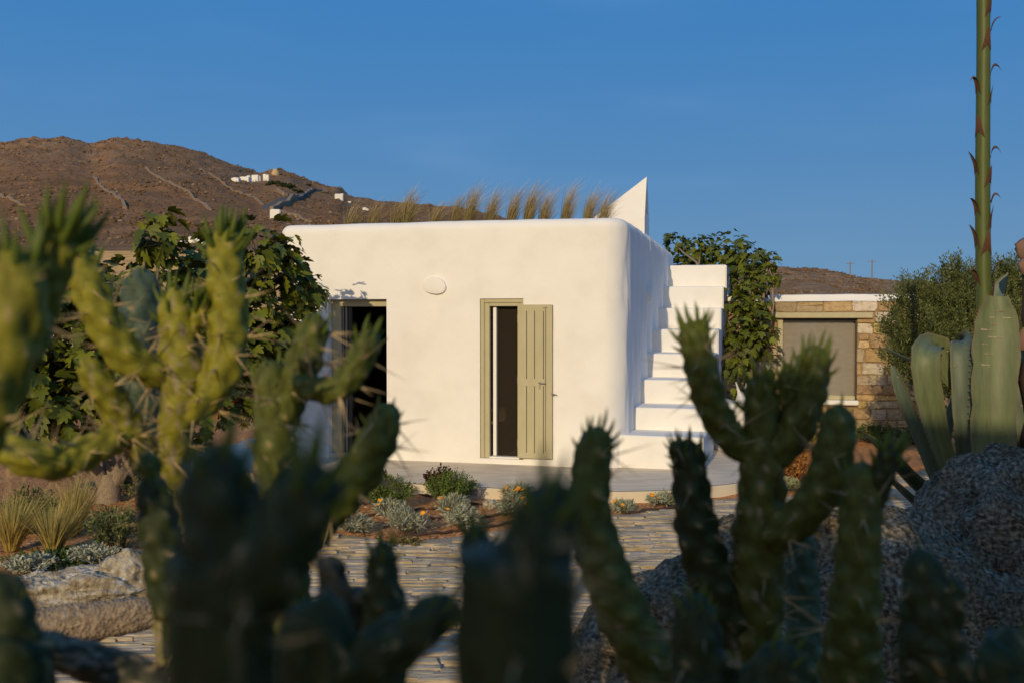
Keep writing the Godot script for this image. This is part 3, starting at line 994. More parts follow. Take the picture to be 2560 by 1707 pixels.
func make_stone_building() -> void:
	var o := place(2050, 790, 17.5)
	o.y = 0.0
	var b := thing("stone_building", "low building of golden field stones with white coping and one large window", "building", o, deg_to_rad(-15.0))
	var x0 := -2.3
	var x1 := 2.6
	var y0 := -0.25
	var y1 := 2.24
	var win := [-0.69, 0.615, 0.545, 1.93]
	var lint := [-0.89, 0.86, 1.93, 2.03]
	# core
	var s := Shape.new()
	hole_wall(s, x0, x1, y0, y1, 0.0, [win], false)
	s.quad(Vector3(x0, y0, 0), Vector3(x0, y1, 0), Vector3(x0, y1, -4), Vector3(x0, y0, -4))
	s.quad(Vector3(x1, y0, 0), Vector3(x1, y1, 0), Vector3(x1, y1, -4), Vector3(x1, y0, -4))
	s.quad(Vector3(x0, y0, -4), Vector3(x0, y1, -4), Vector3(x1, y1, -4), Vector3(x1, y0, -4))
	s.quad(Vector3(x0, y1 - 0.002, 0), Vector3(x1, y1 - 0.002, 0), Vector3(x1, y1 - 0.002, -4), Vector3(x0, y1 - 0.002, -4))
	part("wall", mesh(s, false), M.mortar, b)
	# field stones, each its own
	rng.seed = 51
	var rows: Array = []
	var y := y0
	while y < y1 - 0.03:
		var hgt := rnd(0.09, 0.27)
		if y + hgt > y1 - 0.08:
			hgt = y1 - y
		rows.append([y, hgt])
		y += hgt
	var tones := [Color(0.50, 0.34, 0.16), Color(0.44, 0.30, 0.15), Color(0.56, 0.41, 0.22), Color(0.38, 0.26, 0.14), Color(0.46, 0.38, 0.26), Color(0.60, 0.44, 0.22), Color(0.40, 0.31, 0.19), Color(0.52, 0.37, 0.17), Color(0.47, 0.33, 0.17), Color(0.64, 0.56, 0.44)]
	for r in rows:
		var x := x0 - rnd(0, 0.2)
		while x < x1:
			var w := rnd(0.14, 0.55)
			var rects: Array = [[x, r[0], w, r[1]]]
			if r[1] > 0.2 and rng.randf() < 0.35:
				var f := rnd(0.35, 0.65)
				rects = [[x, r[0], w, r[1] * f], [x, r[0] + r[1] * f, w, r[1] * (1 - f)]]
			for q in rects:
				var skip := false
				var xa: float = maxf(q[0], x0); var xb: float = minf(q[0] + q[2], x1)
				var ya: float = q[1]; var yb: float = q[1] + q[3]
				for hl in [win, lint]:
					if xa < hl[1] and xb > hl[0] and ya < hl[3] and yb > hl[2]:
						var dl: float = hl[0] - xa; var dr: float = xb - hl[1]
						var db: float = hl[2] - ya; var dt: float = yb - hl[3]
						var best := maxf(maxf(dl, dr), maxf(db, dt))
						if best == dl: xb = hl[0]
						elif best == dr: xa = hl[1]
						elif best == db: yb = hl[2]
						else: ya = hl[3]
				if xb - xa < 0.05 or yb - ya < 0.035:
					continue
				stone(b, Vector3((xa + xb) / 2, (ya + yb) / 2, 0), xb - xa, yb - ya, tones[rng.randi() % tones.size()])
			x += w
	# coping, lintel, sill
	s = Shape.new()
	var k0 := 0
	var nx := 40
	for m in 7:
		var a := PI * (m / 6.0 - 0.05) * 0.95
		for a2 in nx + 1:
			var xx := lerpf(x0 - 0.06, 1.62, a2 / float(nx))
			var wv := nz.get_noise_1d(xx * 1.2) * 0.012
			s.p(Vector3(xx, 2.235 + sin(a) * 0.105 + wv, 0.06 * cos(a) - 0.06 + (0.05 if m == 0 else 0.0)))
	s.sheet(0, nx, 6, true)
	part("coping", mesh(s), M.plaster, b)
	frame_bar(b, "lintel", Vector3(lint[0], lint[2] + 0.002, -0.05), Vector3(lint[1], lint[3] - 0.002, 0.085), M.olive_paint, 0.01)
	var wd := Node3D.new()
	wd.name = "window"
	b.add_child(wd, true)
	frame_bar(wd, "frame", Vector3(win[0], win[2], -0.16), Vector3(win[0] + 0.085, win[3], -0.02), M.olive_paint)
	frame_bar(wd, "frame", Vector3(win[1] - 0.03, win[2], -0.16), Vector3(win[1], win[3], -0.03), M.screen)
	frame_bar(wd, "frame", Vector3(win[0] + 0.085, win[3] - 0.05, -0.16), Vector3(win[1] - 0.03, win[3], -0.05), M.screen)
	frame_bar(wd, "frame", Vector3(win[0] + 0.085, win[2], -0.16), Vector3(win[1] - 0.03, win[2] + 0.07, -0.03), M.olive_paint)
	frame_bar(wd, "sill", Vector3(win[0] - 0.02, win[2] - 0.085, -0.16), Vector3(win[1] + 0.03, win[2] - 0.001, 0.11), M.plaster, 0.02)
	s = Shape.new()
	s.box(Vector3((win[0] + win[1]) / 2, (win[2] + win[3]) / 2, -0.10), Vector3(win[1] - win[0] - 0.12, win[3] - win[2] - 0.12, 0.006))
	part("pane", mesh(s, false), M.glass, wd)
	s = Shape.new()
	var cx := 26
	for m in 3:
		for a in cx + 1:
			s.p(Vector3(lerpf(win[0] + 0.05, win[1] - 0.02, a / float(cx)), lerpf(win[3], win[2], m / 2.0), -0.165 + 0.006 * sin(a * 1.7)))
	s.sheet(0, cx, 2)
	part("blind", mesh(s), M.blind, wd)

func stone(b: Node3D, at: Vector3, w: float, h: float, tone: Color) -> void:
	var s := Shape.new()
	var f := rnd(0.85, 1.12)
	s.col = Color(tone.r * f, tone.g * f, tone.b * f * rnd(0.9, 1.1))
	var g := 0.005
	var out := rnd(0.014, 0.038)
	var n := 10
	var jit: Array = []
	var cx := rnd(0.012, 0.045)
	var hw := w / 2 - g
	var hh := h / 2 - g
	var form := [Vector2(-1, -1), Vector2(-1, -1), Vector2(0, -1), Vector2(1, -1), Vector2(1, -1), Vector2(1, 1), Vector2(1, 1), Vector2(0, 1), Vector2(-1, 1), Vector2(-1, 1)]
	for e in n:
		var q: Vector2 = form[e]
		var cut := minf(rnd(0.3, 1.0) * cx, minf(hw, hh) * 0.5)
		var p := Vector2(q.x * hw, q.y * hh)
		if e in [0, 4, 5, 9]:
			p.y -= q.y * cut
		elif e in [1, 3, 6, 8]:
			p.x -= q.x * cut
		jit.append(p + Vector2(rnd(-0.016, 0.010), rnd(-0.014, 0.012)))
	for ring in 3:
		for e in n:
			var k: float = [1.0, 0.98, 0.88][ring]
			s.p(Vector3(jit[e].x * k, jit[e].y * k, [-0.02, out * 0.55, out][ring] + (rnd(-0.007, 0.007) if ring == 2 else 0.0)))
	for ring in 2:
		for e in n:
			var a0 := ring * n + e
			var a1 := ring * n + (e + 1) % n
			s.t(a0, a0 + n, a1); s.t(a1, a0 + n, a1 + n)
	var ce := s.p(Vector3(rnd(-0.02, 0.02), rnd(-0.02, 0.02), out + rnd(-0.004, 0.010)))
	for e in n:
		s.t(ce, 2 * n + (e + 1) % n, 2 * n + e)
	part("stone", mesh(s, false), M.wall_stone, b, Transform3D(Basis(Vector3.BACK, rnd(-0.05, 0.05)), at))

func far_block(parent: Node3D, called: String, at: Vector3, size: Vector3, ma: Material, wins := 0) -> void:
	var s := Shape.new()
	s.box(at + Vector3(0, size.y / 2, 0), size, size.y * 0.05)
	var w := part(called, mesh(s, false), ma, parent)
	for k in wins:
		var q := Shape.new()
		var wx := at.x + size.x * ((k + 0.5) / wins - 0.5) * 0.85
		q.box(Vector3(wx, at.y + size.y * (0.35 if k % 2 else 0.42), at.z + size.z / 2), Vector3(size.x * 0.09, size.y * (0.6 if k % 2 else 0.32), 0.12))
		part("window" if k % 2 == 0 else "door", mesh(q, false), M.far_dark, w)

func far_house(called: String, label: String, x: float, y: float, blocks: Array, turn := -0.2, ma: Material = null, group := "white houses on the brown hill") -> void:
	var p := hill_spot(x, y)
	var u := -p.z / FOCAL
	var h := thing(called, label, "house", p, turn, group)
	for q in blocks:
		far_block(h, "wall", Vector3(q[0] * u, -2.0, q[3] * u), Vector3(q[1] * u, q[2] * u + 2.0, q[1] * u * 0.8), ma if ma else M.far_white, q[4])

func terrain_strip(called: String, label: String, cat: String, pts: Array, wide: float, tall: float, ma: Material, group := "") -> void:
	var c: Array[Vector3] = []
	for k in pts.size() - 1:
		for m in 10:
			var q: Vector2 = (pts[k] as Vector2).lerp(pts[k + 1], m / 10.0)
			c.append(hill_spot(q.x, q.y + nz.get_noise_1d(q.x * 0.08) * 1.2))
	c.append(hill_spot(pts[-1].x, pts[-1].y))
	var o := thing(called, label, cat, c[0], 0.0, group)
	var s := Shape.new()
	for k in c.size():
		var dir := (c[mini(k + 1, c.size() - 1)] - c[maxi(k - 1, 0)])
		dir.y = 0
		var sd := dir.normalized().cross(Vector3.UP) * wide / 2
		var base := c[k] - c[0]
		var th := tall * (0.75 + 0.5 * absf(nz.get_noise_1d(k * 3.3)))
		for w in [base - sd - Vector3(0, 2.5, 0), base - sd * 0.8 + Vector3(0, th, 0), base + sd * 0.8 + Vector3(0, th, 0), base + sd - Vector3(0, 2.5, 0)]:
			s.p(w)
	s.sheet(0, 3, c.size() - 1)
	for e in [0, (c.size() - 1) * 4]:
		s.t(e, e + 1, e + 2)
		s.t(e, e + 2, e + 3)
	part("stonework" if cat == "wall" else "surface", mesh(s, false), ma, o)

func make_far_houses() -> void:
	far_house("white_house", "longest white house of the row high on the hill, at its left end", 592, 453, [[0, 20, 9, 0, 2], [-4, 8, 11, -2, 0]])
	far_house("white_house", "low white house with dark openings, second in the row high on the hill", 616, 453, [[0, 24, 10, 0, 3], [6, 9, 14, -4, 0]])
	far_house("white_house", "tallest white house of the row high on the hill", 641, 455, [[0, 18, 18, 0, 2], [8, 7, 16, -3, 0]])
	far_house("white_house", "narrow white house at the right end of the row high on the hill", 667, 454, [[-4, 8, 14, 0, 1], [4, 8, 12, 1, 1]])
	far_house("white_house", "square white house standing alone below the hill road", 690, 549, [[0, 26, 24, 0, 2], [6, 9, 8, 12, 0]], 0.1)
	far_house("white_house", "small white house under the rocky end of the ridge", 850, 500, [[-2, 20, 11, 0, 1], [6, 8, 13, -3, 1]], 0.25)
	far_house("white_house", "tiny white hut just right of the house under the ridge end", 875, 505, [[0, 8, 5, 0, 1]])
	far_house("white_house", "pair of small white cubes on the lower slope behind the roof grass", 915, 530, [[-3, 10, 8, 0, 1], [5, 6, 5, 1, 0]])
	far_house("white_house", "white house half hidden by the fig tree at the foot of the hill", 492, 606, [[0, 34, 18, 0, 2], [18, 22, 12, 3, 1]], -0.1)
	far_house("white_house", "low white hut left of the half hidden house at the hill foot", 458, 604, [[0, 12, 9, 0, 1]], -0.1)
	# a small stone tower on the skyline
	var p := hill_spot(690, 436)
	var u := -p.z / FOCAL
	var t := thing("stone_tower", "small tan stone tower on the skyline of the hill", "tower", p)
	var s := Shape.new()
	s.tube([Vector3(0, -3, 0), Vector3(0, 3 * u, 0), Vector3(0, 9 * u, 0), Vector3(0, 13 * u, 0)], [11 * u, 9.5 * u, 7 * u, 5 * u], 10)
	part("tower_wall", mesh(s, false), M.far_tan, t)
	var g := "dry stone walls on the hillside"
	terrain_strip("field_wall", "short dry stone wall slanting down the hillside above the leftmost cactus", "wall", [Vector2(237, 449), Vector2(262, 470), Vector2(283, 487), Vector2(316, 522)], 0.55, 0.55, M.dry_wall, g)
	terrain_strip("field_wall", "long dry stone wall slanting down the middle of the hillside", "wall", [Vector2(367, 426), Vector2(412, 452), Vector2(459, 480), Vector2(528, 526)], 0.55, 0.55, M.dry_wall, g)
	terrain_strip("field_wall", "dry stone wall running down to the hill road", "wall", [Vector2(501, 419), Vector2(555, 457), Vector2(610, 488), Vector2(668, 517)], 0.55, 0.55, M.dry_wall, g)
	terrain_strip("field_wall", "dry stone wall going down from the square lone house", "wall", [Vector2(706, 529), Vector2(740, 542), Vector2(777, 556)], 0.55, 0.55, M.dry_wall, g)
	terrain_strip("field_wall", "faint dry stone wall at the far left edge of the hillside", "wall", [Vector2(-40, 470), Vector2(0, 487), Vector2(61, 518)], 0.55, 0.55, M.dry_wall, g)
	terrain_strip("field_wall", "pale retaining wall along the lower side of the hill road", "wall", [Vector2(680, 523), Vector2(738, 502), Vector2(778, 483), Vector2(796, 477)], 1.0, 1.2, M.dry_wall, g)
	terrain_strip("hill_road", "dark road climbing across the hillside past the white houses", "road", [Vector2(668, 519), Vector2(732, 497), Vector2(775, 480), Vector2(796, 473)], 4.0, 0.5, M.road)
	terrain_strip("field_wall", "short pale wall bending above the hill road", "wall", [Vector2(694, 481), Vector2(710, 490), Vector2(734, 492), Vector2(728, 500)], 1.0, 1.0, M.dry_wall, g)
	# dark evergreen patches beside the houses
	var names := ["dark green thicket below the right end of the white row", "dark green thicket sloping down to the hill road", "dark green thicket just above the hill road", "dark bush beside the square lone house", "dark bush on the slope under the skyline tower", "dark bush beside the small house under the ridge end"]
	var spots := [[690, 466, 26], [715, 474, 26], [738, 484, 22], [712, 552, 17], [772, 462, 9], [815, 489, 14]]
	for k in spots.size():
		var q: Vector3 = hill_spot(spots[k][0], spots[k][1])
		var r: float = spots[k][2] * -q.z / FOCAL
		var o := thing("evergreen_thicket", names[k], "thicket", q, 0.0, "dark thickets on the hill")
		rng.seed = 600 + k
		s = Shape.new()
		for m in 220:
			var d := rdir()
			d.y = absf(d.y) * 0.5
			var at := Vector3(d.x * r, d.y * r * 0.7, d.z * r * 0.7) * rnd(0.6, 1.05)
			var lw := r * rnd(0.08, 0.2)
			var n1 := rdir() * lw
			var n2 := rdir() * lw
			s.col = Color(0.022, 0.034, 0.014).lerp(Color(0.06, 0.075, 0.028), rng.randf())
			s.tri(at + n1, at + n2, at - n1 - n2)
			s.tri(at - n1, at + n2 * 0.6, at + n1 - n2)
		part("crown", mesh(s, false), M.scrub, o).set_meta("kind", "stuff")
	# power poles on the low hill
	var pl := [["thin power pole on the low hill, first from the fig tree", 2125, 655, 692], ["tallest power pole on the low hill, with a cross arm", 2180, 650, 697], ["thin power pole on the low hill rising over the olive bush", 2320, 668, 706]]
	for q in pl:
		var d := 122.0
		var at := Vector3((q[1] - 1280) / FOCAL * d, 1.97 + (790.0 - q[3]) / FOCAL * d - 1.0, -d)
		var hh: float = (q[3] - q[2]) / FOCAL * d + 1.0
		var o := thing("power_pole", q[0], "pole", at, 0.0, "power poles on the low hill")
		s = Shape.new()
		s.tube([Vector3.ZERO, Vector3(0, hh, 0)], [0.085, 0.06], 6)
		part("pole", mesh(s), M.pole_wood, o)
		s = Shape.new()
		s.box(Vector3(0, hh * 0.93, 0), Vector3(1.0, 0.07, 0.07))
		part("cross_arm", mesh(s, false), M.pole_wood, o)

# the house behind the photographer whose shadow lies over the nearest plants
func make_shading_house() -> void:
	var toward := Vector3(-sin(deg_to_rad(17.4)), 0, cos(deg_to_rad(17.4)))
	var along := Vector3(cos(deg_to_rad(17.4)), 0, sin(deg_to_rad(17.4)))
	var c := toward * 9.0 + along * 3.2
	var o := thing("white_house", "white flat roofed house outside the picture behind the cacti", "house", c, -deg_to_rad(17.4))
	var s := Shape.new()
	s.box(Vector3(0, 2.6, 0), Vector3(8.0, 5.2, 3.0), 0.08)
	part("wall", mesh(s, false), M.plaster, o)
	s = Shape.new()
	s.box(Vector3(-0.5, 5.8, -0.05), Vector3(4.8, 1.2, 2.8), 0.06)
	part("upper_storey", mesh(s, false), M.plaster, o)
	frame_bar(o, "door", Vector3(-0.5, 0.0, -1.56), Vector3(0.5, 2.1, -1.49), M.olive_paint)
	for x in [-2.6, 2.6]:
		frame_bar(o, "window", Vector3(x - 0.4, 1.0, -1.55), Vector3(x + 0.4, 2.1, -1.49), M.olive_paint)

func fig_leaf() -> ArrayMesh:
	var s := Shape.new()
	# five lobes, folded a little along the midrib; stalk end at the origin, tip along +y
	var pts := [Vector2(0.0, 0.0), Vector2(0.20, -0.02), Vector2(0.36, 0.14), Vector2(0.47, 0.34), Vector2(0.28, 0.38), Vector2(0.40, 0.62), Vector2(0.36, 0.74), Vector2(0.18, 0.62), Vector2(0.16, 0.86), Vector2(0.0, 1.05)]
	var mid := s.p(Vector3(0, 0.42, 0.02))
	var low := s.p(Vector3(0, 0.0, 0.0))
	for side in [1.0, -1.0]:
		var pr := low
		for k in range(1, pts.size()):
			var q: Vector2 = pts[k]
			var n := s.p(Vector3(q.x * side, q.y, absf(q.x) * 0.28 - 0.18 * q.y * q.y))
			if side > 0:
				s.t(mid, pr, n)
			else:
				s.t(mid, n, pr)
			pr = n
	return mesh(s)

func spray_mesh(n: int, ln: float, wd: float, sd: int) -> ArrayMesh:
	# a twig of n slim leaves in pairs, along +y
	rng.seed = sd
	var s := Shape.new()
	for k in n:
		var t := k / float(n)
		var base := Vector3(0, t, 0)
		var a := (k % 2) * PI + int(k / 2.0) * 2.2 + rnd(-0.3, 0.3)
		var out := Vector3(cos(a), rnd(0.9, 1.7), sin(a)).normalized()
		var sd2 := out.cross(Vector3(-sin(a) * 0.2, 0.3, cos(a))).normalized() * wd
		var l := ln * rnd(0.7, 1.1)
		s.quad(base, base + out * l * 0.5 + sd2, base + out * l, base + out * l * 0.5 - sd2)
	s.tri(Vector3(0.012, -0.2, 0), Vector3(-0.012, -0.2, 0), Vector3(0, 1, 0))
	return mesh(s, false)

func limb_pts(a: Vector3, b: Vector3, wob: float, n := 7) -> Array:
	var r: Array = []
	var off := rdir() * wob
	for k in n + 1:
		var t := k / float(n)
		r.append(a.lerp(b, t) + off * sin(t * PI) + Vector3(0, sin(t * PI) * wob * 0.3, 0) + (rdir() * wob * 0.12 if k > 0 and k < n else Vector3.ZERO))
	return r

func taper(r0: float, r1: float, n := 7) -> Array:
	var r: Array = []
	for k in n + 1:
		r.append(lerpf(r0, r1, k / float(n)))
	return r

func make_tree(o: Node3D, forks: Array, blobs: Array, per: float, leaf: ArrayMesh, size: Vector2, cols: Array, ma: Material, mode: String, singles := 0, thick := 0.05) -> void:
	# forks: points where limbs start, in the tree's own axes; blobs: [centre, radius]
	var lim := Shape.new()
	for q in blobs:
		var near: Vector3 = forks[0]
		for f in forks:
			if (f as Vector3).distance_to(q[0]) < near.distance_to(q[0]):
				near = f
		lim.tube(limb_pts(near, q[0], near.distance_to(q[0]) * 0.12), taper(thick, 0.012), 6)
		for m in 4:
			lim.tube(limb_pts(q[0], q[0] + rdir() * q[1] * 0.8, 0.05, 4), taper(0.012, 0.004, 4), 4)
	part("limbs", mesh(lim), M.bark, o)
	var tf: Array = []
	for q in blobs:
		var rad: float = q[1]
		var n := int(per * rad * rad)
		for k in n:
			var d := rdir()
			var rr := pow(rng.randf(), 0.45) * rad
			rr *= 1.0 + 0.35 * nz.get_noise_3d(d.x * 2.0 + q[0].x * 5.0, d.y * 2.0, d.z * 2.0 + q[0].z * 5.0) * 2.0
			var at: Vector3 = q[0] + d * rr
			var sz := rnd(size.x, size.y)
			var nrm: Vector3
			var tip: Vector3
			if mode == "broad":
				nrm = (Vector3(0, 0.75, 0) + d * 0.7 + rdir() * 0.65).normalized()
				tip = (d + Vector3(0, -0.35, 0) + rdir() * 0.5)
				tip = (tip - nrm * tip.dot(nrm)).normalized()
			else:
				tip = (d * 0.55 + Vector3(0, 1.0, 0) + rdir() * 0.45).normalized()
				nrm = tip.cross(rdir()).normalized()
			var side := tip.cross(nrm).normalized()
			tf.append([Transform3D(Basis(side * sz, tip * sz, nrm * sz), at), rng.randf(), at])
	if singles > 0:
		# leaves that stand out against the wall, one by one
		tf.sort_custom(func(a, b): return a[2].x + a[2].z * 0.3 > b[2].x + b[2].z * 0.3)
		for k in mini(singles, tf.size()):
			var m: ArrayMesh = leaf
			part("leaf", m, M.fig_single[k % 3], o, tf[k][0])
		tf = tf.slice(mini(singles, tf.size()))
	var mm := MultiMesh.new()
	mm.transform_format = MultiMesh.TRANSFORM_3D
	mm.use_colors = true
	mm.mesh = leaf
	mm.instance_count = tf.size()
	for k in tf.size():
		mm.set_instance_transform(k, tf[k][0])
		mm.set_instance_color(k, (cols[0] as Color).lerp(cols[1], tf[k][1]))
	var mi := MultiMeshInstance3D.new()
	mi.name = "crown"
	mi.multimesh = mm
	mi.material_override = ma
	mi.set_meta("kind", "stuff")
	o.add_child(mi, true)

func blob_list(raw: Array, from: Vector3) -> Array:
	var r: Array = []
	for q in raw:
		r.append([place(q[0], q[1], q[2]) - from, q[3] / FOCAL * q[2]])
	return r

func make_trees() -> void:
	leaf_shape = fig_leaf()
	M.fig_single = []
	for k in 3:
		var c: Color = [Color(0.115, 0.132, 0.010), Color(0.16, 0.175, 0.013), Color(0.072, 0.092, 0.008)][k]
		var m := mat("fig_leaf_%d" % k, c, 0.55)
		m.backlight = lin(0.20, 0.30, 0.04)
		M.fig_single.append(m)
	rng.seed = 101
	var at := on_ground(270, 1250)
	var o := thing("fig_tree", "broad leafy fig tree with pale forked trunk in front of the house's left end", "tree", at, 0.0, "fig trees")
	var tr := Shape.new()
	var f1 := place(225, 1160, 11.5) - at
	var f2 := place(262, 1120, 11.8) - at
	var f3 := place(330, 1130, 11.6) - at
	var fork := Vector3(0.0, 0.30, 0)
	tr.tube([Vector3(0, -0.25, 0), Vector3(0, 0.0, 0), Vector3(0.01, 0.15, 0), fork], [0.17, 0.14, 0.125, 0.11], 12)
	tr.tube([fork - Vector3(0.03, 0.15, 0), fork.lerp(f1, 0.5) + Vector3(-0.02, -0.03, 0), f1], [0.085, 0.075, 0.065], 10)
	tr.tube([fork - Vector3(-0.02, 0.12, 0), fork.lerp(f2, 0.5) + Vector3(0.03, 0, 0), f2], [0.08, 0.075, 0.06], 10)
	tr.tube([fork - Vector3(-0.03, 0.15, 0), fork.lerp(f3, 0.5) + Vector3(0.03, -0.03, 0), f3], [0.085, 0.078, 0.062], 10)
	part("trunk", mesh(tr), M.bark, o)
	var raw := [[400, 610, 11.0, 62], [388, 550, 11.0, 36], [640, 640, 12.0, 80], [700, 625, 12.3, 52], [728, 705, 12.6, 60], [770, 715, 12.9, 34], [800, 722, 13.0, 16], [730, 800, 12.7, 52], [715, 860, 12.8, 48], [765, 760, 13.3, 36], [690, 900, 13.2, 60], [740, 820, 13.3, 34], [655, 960, 12.4, 60], [690, 800, 12.4, 70], [600, 740, 12.0, 95], [620, 890, 12.0, 90], [500, 700, 11.6, 85], [480, 850, 11.6, 110], [330, 760, 11.5, 105], [200, 740, 11.3, 105], [90, 800, 11.0, 120], [250, 900, 11.2, 130], [90, 950, 10.8, 120], [310, 1020, 11.0, 95], [110, 1040, 10.6, 80], [480, 990, 11.5, 110], [630, 1010, 12.2, 70], [10, 870, 10.8, 110], [560, 610, 12.0, 62], [700, 900, 12.6, 45], [220, 1010, 11, 90], [745, 660, 12.6, 26], [-120, 850, 10.8, 160], [-80, 1020, 10.6, 110], [400, 700, 11.6, 60]]
	make_tree(o, [f1, f2, f3], blob_list(raw, at), 760.0, leaf_shape, Vector2(0.11, 0.22), [Color(0.050, 0.064, 0.006), Color(0.165, 0.180, 0.013)], M.fig_leaf, "broad", 120, 0.045)
	rng.seed = 102
	at = place(1868, 1090, 17.0)
	at.y = -0.15
	o = thing("fig_tree", "dense green fig tree behind the outdoor stairs and before the stone building", "tree", at, 0.0, "fig trees")
	tr = Shape.new()
	var g1 := place(1850, 1000, 17.0) - at
	tr.tube([Vector3(0, -0.2, 0), g1 * 0.5, g1], [0.14, 0.11, 0.09], 10)
	part("trunk", mesh(tr), M.bark, o)
	raw = [[1690, 612, 20.0, 34], [1750, 630, 20.0, 55], [1820, 640, 19.5, 62], [1880, 655, 18.0, 52], [1922, 652, 17.5, 30], [1800, 700, 19.8, 55], [1875, 715, 17.6, 48], [1852, 760, 17.2, 40], [1845, 830, 16.9, 48], [1875, 855, 16.8, 52], [1845, 905, 16.7, 40], [1905, 830, 16.8, 36], [1850, 960, 16.6, 28], [1885, 760, 17.2, 40], [1900, 790, 17.0, 30], [1715, 660, 20.2, 45], [1930, 690, 17.2, 26]]
	make_tree(o, [g1, g1 * 0.8], blob_list(raw, at), 900.0, leaf_shape, Vector2(0.09, 0.17), [Color(0.042, 0.058, 0.006), Color(0.135, 0.155, 0.012)], M.fig_leaf, "broad", 0, 0.05)
	rng.seed = 103
	at = place(2420, 1100, 13.2)
	at.y = -0.12
	o = thing("olive_bush", "round dense olive bush of small upright leaves behind the agave", "bush", at)
	tr = Shape.new()
	var h1 := Vector3(0, 0.7, 0)
	tr.tube([Vector3(0, -0.2, 0), h1 * 0.5, h1], [0.1, 0.08, 0.07], 8)
	part("trunk", mesh(tr), M.bark, o)
	raw = [[2235, 830, 13.2, 36], [2290, 765, 13.2, 66], [2345, 860, 13.0, 100], [2400, 745, 13.2, 80], [2440, 810, 13.0, 105], [2500, 725, 13.2, 66], [2550, 740, 13.3, 76], [2300, 905, 13.0, 78], [2255, 900, 13.0, 40], [2400, 930, 13.0, 78], [2490, 900, 13.0, 90], [2378, 690, 13.2, 24], [2350, 960, 13.0, 34], [2560, 880, 13.2, 100], [2650, 800, 13.3, 110], [2650, 920, 13.3, 90], [2400, 1010, 13.2, 50], [2320, 960, 13.1, 40]]
	make_tree(o, [h1], blob_list(raw, at), 4600.0, spray_mesh(10, 0.34, 0.045, 71), Vector2(0.10, 0.19), [Color(0.045, 0.062, 0.016), Color(0.135, 0.155, 0.05)], M.olive_leaf, "upright", 0, 0.04)

